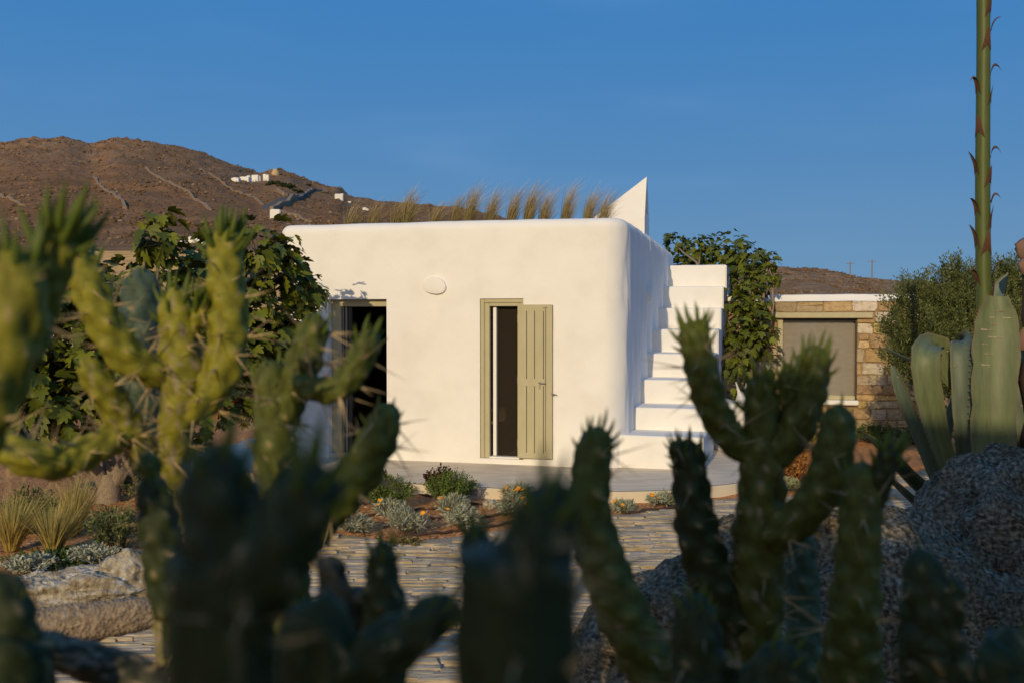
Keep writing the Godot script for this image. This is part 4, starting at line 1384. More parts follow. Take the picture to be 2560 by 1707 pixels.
# ---------- succulents ----------
func agave_leaf(o: Node3D, pts: Array, wid: Array, face: Vector3, col: Color, scars := 0) -> void:
	# pts in the plant's axes; face: the way the broad inner side looks
	var s := Shape.new()
	var n := 22
	var across := 10
	var fr: Array = []
	var L := pts.size()
	for k in n + 1:
		var t := k / float(n) * (L - 1)
		var a := mini(int(t), L - 2)
		var f := t - a
		var p: Vector3 = (pts[a] as Vector3).cubic_interpolate(pts[a + 1], pts[maxi(a - 1, 0)], pts[mini(a + 2, L - 1)], f)
		var w: float = cubic_interpolate(wid[a], wid[a + 1], wid[maxi(a - 1, 0)], wid[mini(a + 2, L - 1)], f)
		fr.append([p, maxf(w, 0.004)])
	for layer in 2:
		for k in n + 1:
			var p: Vector3 = fr[k][0]
			var dir: Vector3 = ((fr[mini(k + 1, n)][0] as Vector3) - (fr[maxi(k - 1, 0)][0] as Vector3)).normalized()
			var side := dir.cross(face).normalized()
			var up := side.cross(dir).normalized()
			var w: float = fr[k][1]
			var t := k / float(n)
			for m in across + 1:
				var u := m / float(across) * 2 - 1
				var th := (0.07 * (1 - t) + 0.018) * (1 - u * u) * w * 4.0 * (-1.0 if layer else 0.0)
				var edge := nz.get_noise_2d(k * 0.9 + pts[0].x * 30, u * 3) * 0.07 * w if absf(u) > 0.99 else 0.0
				var g := 0.85 + 0.3 * nz.get_noise_2d(u * 2.0 + pts[0].x * 7, t * 3.0)
				s.col = Color(col.r * g, col.g * g, col.b * g)
				if absf(u) > 0.99:
					s.col = Color(0.17, 0.155, 0.085)
				s.p(p + side * (u * w / 2 + edge) + up * (u * u * w * 0.16 - w * 0.08 + th))
		s.sheet(layer * (n + 1) * (across + 1), across, n, layer == 1)
	var lf := part("leaf", mesh(s), M.agave_skin, o)
	# marginal teeth
	var q := Shape.new()
	q.col = Color(0.16, 0.09, 0.05)
	for k in range(2, n - 1):
		for sg in [-1.0, 1.0]:
			for half in 2:
				var p: Vector3 = (fr[k][0] as Vector3).lerp(fr[k + 1][0], half * 0.5)
				var dir: Vector3 = ((fr[k + 1][0] as Vector3) - (fr[k][0] as Vector3)).normalized()
				var side: Vector3 = dir.cross(face).normalized() * float(sg)
				var up: Vector3 = dir.cross(side).normalized() * float(sg)
				var w: float = lerpf(fr[k][1], fr[k + 1][1], half * 0.5)
				if w < 0.03:
					continue
				var e: Vector3 = p + side * w / 2 + side.cross(dir).normalized() * (-sg) * w * 0.08
				q.tri(e - dir * 0.006 - side * 0.004, e + dir * 0.006 - side * 0.004, e + side * 0.009 + dir * 0.004)
	part("teeth", mesh(q, false), M.bract, lf).set_meta("kind", "stuff")
	# healed cuts across the leaf
	if scars > 0:
		q = Shape.new()
		for k in scars:
			q.col = Color(0.36, 0.32, 0.22).lerp(Color(0.20, 0.16, 0.10), rng.randf())
			var at := int(n * rnd(0.52, 0.90))
			var p: Vector3 = fr[at][0]
			var dir: Vector3 = ((fr[at + 1][0] as Vector3) - (fr[at][0] as Vector3)).normalized()
			var side := dir.cross(face).normalized()
			var up := side.cross(dir).normalized()
			var w: float = fr[at][1]
			var u0 := rnd(-0.9, 0.5)
			var ln := rnd(0.2, 0.5)
			for m in 5:
				var ua := u0 + ln * m / 5.0
				var ub := u0 + ln * (m + 1) / 5.0
				var ha := rnd(0.002, 0.007)
				var pa := p + side * ua * w / 2 + up * (ua * ua * w * 0.16 - w * 0.08 + 0.003)
				var pb := p + side * ub * w / 2 + up * (ub * ub * w * 0.16 - w * 0.08 + 0.003)
				q.quad(pa - dir * ha, pa + dir * ha, pb + dir * ha * 0.8, pb - dir * ha * 0.8)
				q.quad(pa + up * 0.003 - dir * ha * 0.4, pa + up * 0.004 + dir * ha * 0.3, pb + up * 0.004 + dir * ha * 0.3, pb + up * 0.003 - dir * ha * 0.4)
		part("scars", mesh(q, false), M.bract, lf).set_meta("kind", "stuff")

func make_agave() -> void:
	rng.seed = 200
	var D := 7.0
	var at := place(2440, 1290, D)
	var o := thing("agave", "large grey green agave with a tall bare flower stalk beside the olive bush", "agave", at)
	var ag := Color(0.155, 0.185, 0.085)
	var bl := Color(0.115, 0.15, 0.105)
	# [pixels and distance along the leaf, width in metres, facing]
	var raw := [
		[[[2480, 1330, 6.8], [2482, 1180, 6.75], [2485, 1020, 6.72], [2490, 880, 6.75], [2492, 800, 6.78], [2494, 740, 6.8]], [0.20, 0.26, 0.285, 0.29, 0.255, 0.13], Vector3(-0.25, 0.1, 1), ag, 12],
		[[[2420, 1330, 6.9], [2418, 1180, 6.9], [2412, 1050, 6.85], [2408, 940, 6.85], [2405, 860, 6.9], [2410, 846, 7.1], [2415, 900, 7.35]], [0.10, 0.12, 0.135, 0.145, 0.14, 0.12, 0.05], Vector3(-0.6, 0.0, 1), bl, 5],
		[[[2450, 1330, 7.0], [2446, 1180, 7.0], [2442, 1050, 6.97], [2440, 950, 6.97], [2440, 870, 7.0], [2442, 838, 7.05]], [0.11, 0.15, 0.17, 0.165, 0.13, 0.03], Vector3(-0.5, 0.0, 1), bl, 6],
		[[[2400, 1330, 6.9], [2375, 1200, 6.8], [2335, 1050, 6.7], [2315, 930, 6.65], [2318, 870, 6.7], [2345, 858, 6.95], [2368, 930, 7.0], [2395, 990, 7.05]], [0.10, 0.13, 0.155, 0.175, 0.17, 0.15, 0.11, 0.02], Vector3(-0.35, 0.35, 0.9), ag, 5],
		[[[2395, 1340, 6.9], [2360, 1240, 6.75], [2300, 1090, 6.6], [2255, 980, 6.5], [2232, 915, 6.5]], [0.07, 0.08, 0.085, 0.08, 0.03], Vector3(-0.5, 0.6, 0.6), bl, 2],
		[[[2330, 930, 6.9], [2290, 905, 6.8], [2245, 885, 6.7], [2208, 866, 6.65]], [0.05, 0.06, 0.045, 0.006], Vector3(-0.2, 0.9, 0.5), bl, 0],
		[[[2380, 1330, 6.8], [2330, 1240, 6.6], [2270, 1180, 6.45], [2200, 1110, 6.3], [2150, 1075, 6.2]], [0.12, 0.16, 0.17, 0.13, 0.03], Vector3(-0.3, 1.0, 0.35), Color(0.07, 0.10, 0.06), 0],
		[[[2380, 1340, 6.7], [2310, 1270, 6.5], [2240, 1205, 6.35], [2180, 1150, 6.25]], [0.09, 0.10, 0.10, 0.02], Vector3(-0.3, 1.0, 0.4), bl, 0],
		[[[2380, 1380, 6.6], [2290, 1310, 6.35], [2200, 1260, 6.1], [2120, 1230, 6.0]], [0.09, 0.105, 0.10, 0.02], Vector3(-0.3, 1.0, 0.3), bl, 0],
		[[[2400, 1330, 7.2], [2390, 1180, 7.4], [2365, 1100, 7.5], [2385, 1000, 7.55], [2400, 940, 7.6]], [0.10, 0.12, 0.13, 0.10, 0.02], Vector3(0.6, 0.2, 0.8), ag, 1],
		[[[2530, 1330, 6.9], [2536, 1180, 6.85], [2546, 1050, 6.85], [2556, 960, 6.85], [2566, 900, 6.9]], [0.14, 0.20, 0.22, 0.17, 0.02], Vector3(-0.5, 0.1, 1), bl, 2],
		[[[2510, 1330, 7.1], [2520, 1150, 7.1], [2530, 990, 7.1], [2545, 900, 7.15], [2575, 830, 7.2]], [0.12, 0.15, 0.16, 0.12, 0.01], Vector3(-0.8, 0.1, 0.7), ag, 1],
		[[[2500, 1330, 7.2], [2495, 1000, 7.3], [2488, 800, 7.35], [2500, 720, 7.4], [2522, 683, 7.4]], [0.12, 0.14, 0.12, 0.085, 0.006], Vector3(-0.6, 0.1, 0.8), Color(0.14, 0.19, 0.14), 0],
		[[[2540, 1360, 6.8], [2600, 1220, 6.7], [2680, 1080, 6.6], [2760, 980, 6.6]], [0.14, 0.2, 0.2, 0.02], Vector3(0.3, 0.6, 0.7), bl, 1]]
	for q in raw:
		var pts: Array = []
		for w in q[0]:
			pts.append(place(w[0], w[1], w[2]) - at)
		agave_leaf(o, pts, q[1], (q[2] as Vector3).normalized(), q[3], q[4])
	# the stalk with its dry bracts
	var s := Shape.new()
	var sp: Array = []
	var sr: Array = []
	for k in 31:
		var t := k / 30.0
		var px := lerpf(2466, 2456, t) + sin(t * 9.0) * 2.5
		sp.append(place(px, lerpf(1280, -140, t), 7.05) - at)
		sr.append(lerpf(0.058, 0.042, t))
	s.col = Color(0.082, 0.105, 0.020)
	s.tube(sp, sr, 20)
	var st := part("stalk", mesh(s), M.agave_skin, o)
	var br := [[30, 0.6, 1], [75, 1.35, 0], [115, 0.15, 1], [178, 1.3, 0], [222, -1.25, 0], [250, 1.0, 1], [330, -1.0, 1], [385, 1.2, 0], [425, -1.35, 0], [455, 0.55, 1], [505, 1.4, 0], [525, -1.2, 0], [562, 0.9, 1], [607, -1.3, 0], [625, 0.1, 1], [690, 1.3, 0], [755, 0.7, 1], [812, -1.1, 1], [700, -1.3, 0], [-30, 0.2, 1], [-60, -1.2, 0]]
	for q in br:
		var t: float = (1280.0 - q[0]) / 1420.0
		var k := clampi(int(t * 30), 0, 29)
		var c: Vector3 = (sp[k] as Vector3).lerp(sp[k + 1], t * 30 - k)
		var r: float = sr[k]
		var b := Shape.new()
		var wide: float = 0.85 if q[2] else 0.55
		var ln: float = rnd(0.10, 0.14) if q[2] else rnd(0.09, 0.15)
		var nn := 8
		for row in nn + 1:
			var v := row / float(nn)
			for m in 7:
				var u := m / 6.0 * 2 - 1
				var w := wide * pow(1 - v, 0.9)
				var an: float = q[1] + u * w
				var lift := 0.004 + pow(v, 2.2) * (0.014 if q[2] else 0.065)
				var dirv := Vector3(sin(an), 0, cos(an))
				var droop := -0.055 * pow(v, 5.0) * (1.0 if not q[2] else 0.0) * (1.0 + sin(q[0]))
				b.col = Color(0.060, 0.028, 0.018).lerp(Color(0.17, 0.085, 0.04), v * 0.5 + rnd(0, 0.3))
				b.p(c + dirv * (r + lift) + Vector3(0, (v * ln) - 0.03 * absf(u) * (1 - v) * 1.6 + droop, 0))
		b.sheet(0, 6, nn)
		part("bract", mesh(b), M.bract, st)
	# a drier, darker stalk stands at the edge of the picture
	var at2 := place(2585, 1300, 6.8)
	o = thing("dry_stalk", "dark dried flower stalk with a shrivelled brown bract at the picture's right edge", "stalk", at2)
	s = Shape.new()
	var q1: Array = []
	var q2: Array = []
	for k in 14:
		var t := k / 13.0
		q1.append(place(2592 + sin(t * 20) * 4, lerpf(1300, 640, t), 6.8) - at2)
		q2.append(0.085 + 0.012 * sin(t * 27))
	s.col = Color(0.075, 0.045, 0.035)
	s.tube(q1, q2, 12)
	part("stem", mesh(s), M.bract, o)
	for e in [[2572, 622, 34, 30], [2570, 665, 24, 22], [2568, 850, 22, 30]]:
		var b := Shape.new()
		for row in 9:
			var ph := PI * row / 8.0
			for m in 11:
				var th := TAU * (m % 10) / 10.0
				var d := Vector3(sin(ph) * cos(th), cos(ph), sin(ph) * sin(th) * 0.45)
				var f := 1.0 + 0.35 * nz.get_noise_3d(d.x * 2 + e[1], d.y * 2, d.z * 2)
				b.col = Color(0.19, 0.115, 0.085)
				b.p(place(e[0], e[1], 6.75) - at2 + Vector3(d.x * e[2], d.y * e[3], d.z * e[2]) * f / FOCAL * 6.8)
		b.sheet(0, 10, 8)
		part("bract", mesh(b), M.bract, o)

func boulder(o: Node3D, c: Vector3, rad: Vector3, sd: int, ma: Material, rough := 0.28, turn := Vector3.ZERO, nu := 90, nv := 60) -> void:
	var s := Shape.new()
	var bs := Basis.from_euler(turn)
	for b in nv + 1:
		var ph := PI * b / nv
		for a in nu + 1:
			var th := TAU * (a % nu) / nu
			var d := Vector3(sin(ph) * cos(th), cos(ph), sin(ph) * sin(th))
			# squarish body with facets, ledges and a rough skin
			var sq := pow(pow(absf(d.x), 2.8) + pow(absf(d.y), 2.8) + pow(absf(d.z), 2.8), -1.0 / 2.8)
			var f := lerpf(1.0, sq, 0.55)
			var w := d * 1.4 + Vector3(sd * 5.3, sd * 1.7, 0)
			f += rough * nz.get_noise_3dv(w) + rough * 0.45 * (0.5 - absf(nz.get_noise_3dv(w * 2.7))) + rough * 0.16 * nz.get_noise_3dv(w * 9.0) + rough * 0.07 * nz.get_noise_3dv(w * 24.0)
			var pt := 0.5 + nz.get_noise_3dv(w * 1.6 + Vector3(3, 9, 4)) * 1.4
			s.col = Color(0.62, 0.55, 0.45).lerp(Color(1, 1, 1), clampf(pt, 0.0, 1.0))
			s.p(c + bs * (Vector3(d.x * rad.x, d.y * rad.y, d.z * rad.z) * f))
	s.sheet(0, nu, nv)
	part("rock_body", mesh(s), ma, o)

func make_boulders() -> void:
	var c := place(2610, 1440, 5.3)
	var o := thing("boulder", "large dark grey granite boulder in front of the agave's base", "boulder", Vector3(c.x, 0.2, c.z), 0.0, "granite boulders")
	boulder(o, Vector3(0, c.y - 0.2, 0), Vector3(0.66, 0.60, 0.6), 3, M.granite, 0.26, Vector3(0.1, 0.4, 0.1))
	c = place(2010, 1700, 4.5)
	o = thing("boulder", "broad low speckled granite boulder behind the cactus stems at lower right", "boulder", Vector3(c.x, 0.1, c.z), 0.0, "granite boulders")
	boulder(o, Vector3(0, c.y - 0.1, 0), Vector3(0.98, 0.66, 0.62), 5, M.granite, 0.22, Vector3(0.0, 0.2, 0.16), 120, 70)
	c = place(345, 1452, 7.2)
	o = thing("rock", "pale lit rock at the edge of the left flower bed", "rock", Vector3(c.x, -0.12, c.z), 0.0, "pale rocks edging the left bed")
	boulder(o, Vector3(0, c.y + 0.12, 0), Vector3(0.24, 0.21, 0.22), 8, M.pale_rock, 0.35, Vector3(0, 0.5, 0), 60, 40)
	c = place(170, 1485, 7.0)
	o = thing("rock", "long low grey rock left of the pale lit rock", "rock", Vector3(c.x, -0.12, c.z), 0.0, "pale rocks edging the left bed")
	boulder(o, Vector3(0, c.y + 0.12, 0), Vector3(0.44, 0.15, 0.22), 9, M.pale_rock, 0.4, Vector3(0, 0.2, 0.05), 60, 40)
	# a corky fallen stem
	c = place(200, 1570, 3.6)
	o = thing("fallen_stem", "thick corky fallen cactus stem lying at lower left", "log", Vector3(c.x, 0.3, c.z))
	var s := Shape.new()
	var raw := [[-160, 1640, 3.5, 66], [-20, 1605, 3.5, 62], [110, 1570, 3.55, 55], [230, 1555, 3.6, 50], [330, 1538, 3.65, 47], [410, 1522, 3.7, 42], [448, 1520, 3.72, 30]]
	var n := 60
	var seg := 22
	for k in n + 1:
		var t := k / float(n) * (raw.size() - 1)
		var a := mini(int(t), raw.size() - 2)
		var q0 = raw[a]
		var q1 = raw[a + 1]
		var f := t - a
		var ce := place(lerpf(q0[0], q1[0], f), lerpf(q0[1], q1[1], f), lerpf(q0[2], q1[2], f)) - o.position
		var r: float = lerpf(q0[3], q1[3], f) / FOCAL * 3.6
		for m in seg + 1:
			var g := TAU * (m % seg) / seg
			var bump := 1.0 + 0.22 * nz.get_noise_3d(k * 0.09, cos(g) * 1.5, sin(g) * 1.5) + 0.08 * nz.get_noise_3d(k * 0.5, cos(g) * 5, sin(g) * 5)
			s.p(ce + Vector3(0.1 * cos(g), cos(g), sin(g)) * r * bump)
	s.sheet(0, seg, n)
	part("stem", mesh(s), M.cork, o)
	c = place(1130, 1265, 11.0)
	var i := 0
	for q in [[1225, 1268, 0.055, "pale pointed stone on the red earth of the flower bed"], [1262, 1246, 0.02, "tiny stone near the terrace edge in the flower bed"], [1150, 1250, 0.02, "small pebble between the green shrub and the terrace edge"]]:
		var g := on_ground(q[0], q[1])
		o = thing("bed_stone", q[3], "stone", g)
		boulder(o, Vector3(0, q[2] * 0.5, 0), Vector3(q[2] * 1.4, q[2], q[2]), 20 + i, M.pale_rock, 0.4, Vector3.ZERO, 20, 14)
		i += 1

# blades from one crown: n blades, height, how far the tips spread, and the way the wind bends them
func grass_mesh(n: int, h: float, spread: float, bend: Vector3, wid: float, c0: Color, c1: Color, base_r: float, stiff := 1.7, seg := 5) -> ArrayMesh:
	var s := Shape.new()
	for k in n:
		var a := rnd(0, TAU)
		var r := sqrt(rng.randf())
		var out := Vector3(cos(a), 0, sin(a))
		var b := out * base_r * r
		var hh := h * rnd(0.55, 1.0)
		var tip := out * spread * r * rnd(0.5, 1.2) + bend * rnd(0.5, 1.3)
		var side := Vector3(-sin(a + rnd(-1, 1)), 0, cos(a + rnd(-1, 1))) * wid
		var q := rng.randf()
		var k0 := s.v.size()
		var drop := rnd(0.0, 0.35) * bend.length()
		for m in seg + 1:
			var t := m / float(seg)
			var p := b + Vector3(0, hh * t - drop * pow(t, 4.0), 0) + tip * pow(t, stiff)
			s.col = c0.lerp(c1, clampf(t * 0.9 + q * 0.4 - 0.2, 0, 1))
			s.p(p - side * (1 - t * 0.85)); s.p(p + side * (1 - t * 0.85))
		for m in seg:
			var e := k0 + m * 2
			s.t(e, e + 2, e + 1); s.t(e + 1, e + 2, e + 3)
	return mesh(s, false)

# a low clump of narrow leaves standing outwards on many shoots
func clump_mesh(shoots: int, per: int, r: float, h: float, ln: float, wd: float, c0: Color, c1: Color, updir := 0.5) -> ArrayMesh:
	var s := Shape.new()
	for k in shoots:
		var a := rnd(0, TAU)
		var q := sqrt(rng.randf())
		var tip := Vector3(cos(a) * r * q, h * (1.0 - 0.45 * q * q) * rnd(0.75, 1.1), sin(a) * r * q)
		var root := Vector3(tip.x * 0.25, 0, tip.z * 0.25)
		s.col = Color(c0.r * 0.8, c0.g * 0.6, c0.b * 0.6)
		var sd0 := Vector3(0.003, 0, 0.002)
		s.quad(root - sd0, root + sd0, tip + sd0 * 0.5, tip - sd0 * 0.5)
		var dir := (tip - root).normalized()
		for m in per:
			var t := rnd(0.35, 1.0)
			var p := root.lerp(tip, t)
			var d := (rdir() + dir * (updir + 0.5)).normalized()
			var side := d.cross(rdir()).normalized() * wd * rnd(0.7, 1.2)
			var l := ln * rnd(0.6, 1.15)
			s.col = c0.lerp(c1, rng.randf())
			s.quad(p, p + d * l * 0.55 + side, p + d * l, p + d * l * 0.55 - side)
	return mesh(s, false)

func flower_mesh(r: float) -> ArrayMesh:
	var s := Shape.new()
	for k in 9:
		var a := TAU * k / 9.0
		var d := Vector3(cos(a), 0.25, sin(a))
		var e := Vector3(-sin(a), 0, cos(a)) * 0.28
		s.quad(Vector3.ZERO, (d * 0.6 + e) * r, d * r, (d * 0.6 - e) * r)
	s.box(Vector3(0, 0.08 * r, 0), Vector3(0.3, 0.2, 0.3) * r, 0.05 * r)
	return mesh(s, false)

func bloom(o: Node3D, at: Vector3, m: ArrayMesh, ma: Material) -> void:
	var d := (Vector3(0, 1, 0.35) + rdir() * 0.5).normalized()
	var x := d.cross(Vector3.FORWARD).normalized()
	part("flower", m, ma, o, Transform3D(Basis(x, d, x.cross(d)), at))

func make_bed_plants() -> void:
	rng.seed = 300
	var fl := flower_mesh(0.028)
	var grey0 := Color(0.20, 0.215, 0.135)
	var grey1 := Color(0.40, 0.41, 0.31)
	var gz := [
		[880, 1329, 0.20, 0.17, 4, "small grey leaved clump with yellow flowers at the left corner of the bed"],
		[975, 1290, 0.17, 0.17, 3, "grey leaved clump with orange flowers on its left, upper of two beside the left shrub"],
		[1012, 1333, 0.25, 0.24, 1, "largest grey leaved clump at the front of the bed"],
		[1130, 1278, 0.19, 0.16, 2, "grey leaved clump with orange flowers in front of the right green shrub"],
		[1155, 1318, 0.19, 0.20, 1, "grey leaved clump with one orange flower beside the dark cactus tip"],
		[1295, 1250, 0.19, 0.18, 7, "grey leaved clump with many yellow flowers nearest the terrace edge"],
		[1290, 1292, 0.23, 0.22, 2, "pale grey leaved clump in front of the one with many yellow flowers"],
		[1178, 1240, 0.10, 0.15, 0, "small bluish grey clump right of the right green shrub"],
		[1560, 1277, 0.13, 0.10, 3, "small grey leaved clump with yellow flowers at the bed's narrow right end"],
		[1662, 1262, 0.20, 0.13, 4, "wide grey leaved clump with yellow flowers below the foot of the stairs"]]
	for q in gz:
		var o := thing("grey_plant", q[5], "plant", on_ground(q[0], q[1]), 0.0, "grey leaved plants in the flower bed")
		part("foliage", clump_mesh(70, 11, q[2], q[3], 0.075, 0.0065, grey0, grey1), M.herb, o)
		for k in int(q[4]):
			var a := rnd(0, TAU)
			bloom(o, Vector3(cos(a) * q[2] * 0.8, q[3] * rnd(0.75, 1.1), absf(sin(a)) * q[2] * 0.8), fl, M.petal)
	var gs := [[965, 1268, 0.34, 0.36, "left round dark green needle leaved shrub in the flower bed"], [1125, 1262, 0.33, 0.40, "right upright green needle leaved shrub in the flower bed"]]
	for q in gs:
		var o := thing("green_shrub", q[4], "shrub", on_ground(q[0], q[1]), 0.0, "green shrubs in the flower bed")
		part("foliage", clump_mesh(150, 22, q[2], q[3], 0.045, 0.005, Color(0.06, 0.10, 0.018), Color(0.17, 0.23, 0.05), 0.3), M.herb, o)
	var ds := [[950, 1240, 0.20, 0.32, "dark purple leaved shrub behind the left green shrub"], [1098, 1236, 0.19, 0.35, "dark purple leaved shrub behind the right green shrub"]]
	for q in ds:
		var o := thing("purple_shrub", q[4], "shrub", on_ground(q[0], q[1]), 0.0, "dark purple shrubs in the flower bed")
		part("foliage", clump_mesh(60, 16, q[2], q[3], 0.045, 0.012, Color(0.03, 0.008, 0.008), Color(0.085, 0.024, 0.02), 0.3), M.herb, o)
	var o2 := thing("ground_cover", "flat brown green creeping plant where the bed meets the paving", "plant", on_ground(1010, 1358))
	part("foliage", clump_mesh(40, 8, 0.17, 0.04, 0.04, 0.01, Color(0.10, 0.09, 0.03), Color(0.20, 0.16, 0.06)), M.herb, o2)
	# brown drip hoses
	var hp := [[[830, 1262], [915, 1257], [1010, 1232]], [[1000, 1276], [1060, 1270], [1100, 1267]], [[890, 1297], [940, 1287], [980, 1280]], [[960, 1314], [1040, 1299], [1140, 1292], [1220, 1288], [1285, 1282]], [[1000, 1343], [1080, 1333], [1140, 1324], [1200, 1317], [1290, 1300], [1420, 1283]], [[1000, 1229], [1060, 1235], [1140, 1254], [1200, 1258], [1290, 1253]], [[1560, 1281], [1640, 1272], [1720, 1262]]]
	var hn := ["brown drip hose behind the left green shrub", "short brown drip hose between the two green shrubs", "brown drip hose by the yellow clump at the bed's left corner", "long brown drip hose across the middle of the bed", "long brown drip hose along the paving side of the bed", "brown drip hose along the terrace edge", "brown drip hose at the bed's narrow right end"]
	for k in hp.size():
		var pts: Array = []
		for q in hp[k]:
			pts.append(on_ground(q[0], q[1], -0.115))
		var c: Array = []
		var org: Vector3 = pts[0]
		for a in pts.size() - 1:
			for m in 8:
				var p: Vector3 = (pts[a] as Vector3).cubic_interpolate(pts[a + 1], pts[maxi(a - 1, 0)], pts[mini(a + 2, pts.size() - 1)], m / 8.0)
				p.y = soil_level(p.x, p.z) + 0.014
				c.append(p - org)
		var o := thing("drip_hose", hn[k], "hose", org, 0.0, "drip hoses on the earth")
		var s := Shape.new()
		s.tube(c, taper(0.014, 0.014, c.size() - 1), 6)
		part("tube", mesh(s), M.hose, o)

func make_roof_grass() -> void:
	rng.seed = 400
	var g0 := Color(0.075, 0.085, 0.022)
	var g1 := Color(0.42, 0.32, 0.15)
	# [bearing, top, distance, spread, label]
	var t := [[868, 520, 15.2, 0.30, "low wide grass tuft at the roof's far left"], [925, 516, 15.3, 0.22, "short grass tuft second from the roof's left end"], [985, 508, 15.2, 0.22, "leaning grass tuft third from the roof's left end"], [1012, 488, 15.0, 0.12, "tall thin grass tuft over the left part of the roof"], [1080, 516, 15.2, 0.24, "low grass tuft in the gap of the roof grasses"], [1130, 500, 15.1, 0.16, "grass tuft just left of the tall feathery one"], [1168, 482, 15.0, 0.12, "tall feathery grass tuft over the roof's middle"], [1218, 488, 15.0, 0.15, "full grass tuft above the right door"], [1272, 484, 15.0, 0.10, "slim grass tuft above the open shutter"], [1315, 476, 15.0, 0.14, "tallest arching grass tuft on the roof"], [1352, 492, 15.0, 0.13, "short grass tuft right of the arching one"], [1408, 478, 15.0, 0.10, "slender upright grass tuft standing alone"], [1462, 490, 14.9, 0.13, "bushy grass tuft second from the chimney"], [1500, 494, 14.8, 0.14, "bent grass tuft next to the chimney"]]
	for q in t:
		var top := place(q[0], q[1], q[2])
		var b := Vector3(top.x, 3.03, top.z)
		var h: float = top.y - 3.03
		var o := thing("grass_tuft", q[4], "grass tuft", b, 0.0, "grass tufts on the roof")
		part("blades", grass_mesh(240, h * 1.2, q[3] * 0.8, Vector3(0.17, 0, 0.05), 0.0035, g0, g1, 0.055, 2.2, 6), M.herb, o)
		part("plumes", grass_mesh(80, h * 1.38, q[3] * 0.6, Vector3(0.30, -0.03, 0.06), 0.005, Color(0.16, 0.13, 0.04), Color(0.62, 0.47, 0.27), 0.03, 3.0, 7), M.herb, o)
	# low green cover behind the parapet
	var s := [[880, 0.5, "low green herb behind the roof's far left grass"], [1100, 0.6, "low green herb in the gap of the roof grasses"], [1190, 0.5, "low green herb between two feathery roof grasses"], [1390, 0.35, "low green herb beside the lone upright roof grass"], [960, 0.5, "low green herb left of the tall thin roof grass"]]
	for q in s:
		var c := place(q[0], 545, 14.9)
		var o := thing("roof_herb", q[2], "plant", Vector3(c.x, 3.03, c.z), 0.0, "green herbs on the roof")
		part("foliage", clump_mesh(60, 14, q[1] * 0.5, 0.28, 0.06, 0.006, Color(0.035, 0.05, 0.012), Color(0.11, 0.13, 0.035)), M.herb, o)

func make_left_garden() -> void:
	rng.seed = 500
	var y0 := Color(0.38, 0.26, 0.06)
	var y1 := Color(0.42, 0.37, 0.13)
	var g := [[28, 1375, 1225, 0.34, "tall yellow grass at the picture's left edge"], [132, 1382, 1245, 0.26, "yellow grass clump in front of the other yellow grass"], [183, 1335, 1180, 0.24, "yellow grass clump between the front clump and the fig trunk"]]
	for q in g:
		var b := on_ground(q[0], q[1])
		var h: float = place(q[0], q[2], -b.z).y - b.y
		var o := thing("grass_clump", q[4], "grass", b, 0.0, "yellow grass clumps in the left garden")
		part("blades", grass_mesh(420, h, q[3], Vector3(0.06, 0, 0), 0.004, y0, y1, 0.06, 1.5), M.herb, o)
	var sh := [[295, 1375, 0.33, 0.42, "olive green twiggy shrub with pale leaves behind the pale lit rock"], [70, 1330, 0.30, 0.45, "green shrub behind the yellow grass at the left edge"], [330, 1240, 0.30, 0.28, "low green plant at the foot of the fig trunk"]]
	for q in sh:
		var o := thing("garden_shrub", q[4], "shrub", on_ground(q[0], q[1]), 0.0, "shrubs in the left garden")
		part("foliage", clump_mesh(90, 16, q[2], q[3], 0.05, 0.009, Color(0.06, 0.08, 0.02), Color(0.22, 0.24, 0.09)), M.herb, o)
	var pl := [[232, 1402, 0.26, 0.12, "silvery low plant on the earth by the pale lit rock"], [75, 1428, 0.22, 0.13, "silvery low plant left of the green creeping mat"]]
	for q in pl:
		var o := thing("silver_plant", q[4], "plant", on_ground(q[0], q[1]), 0.0, "silvery plants in the left garden")
		part("foliage", clump_mesh(70, 10, q[2], q[3], 0.05, 0.010, Color(0.22, 0.24, 0.16), Color(0.46, 0.46, 0.36)), M.herb, o)
	var o := thing("creeping_plant", "dark green creeping mat below the front yellow grass", "plant", on_ground(130, 1404))
	part("foliage", clump_mesh(120, 12, 0.42, 0.06, 0.05, 0.011, Color(0.03, 0.06, 0.015), Color(0.07, 0.11, 0.025)), M.herb, o)
	# dry stalks standing by the fallen stem
	o = thing("dry_grass", "thin dry grass stalks rising in front of the grey rock", "grass", place(230, 1560, 3.9))
	part("blades", grass_mesh(26, 0.30, 0.16, Vector3(0.03, 0, 0), 0.0018, Color(0.20, 0.14, 0.07), Color(0.30, 0.22, 0.11), 0.26, 1.2), M.herb, o)

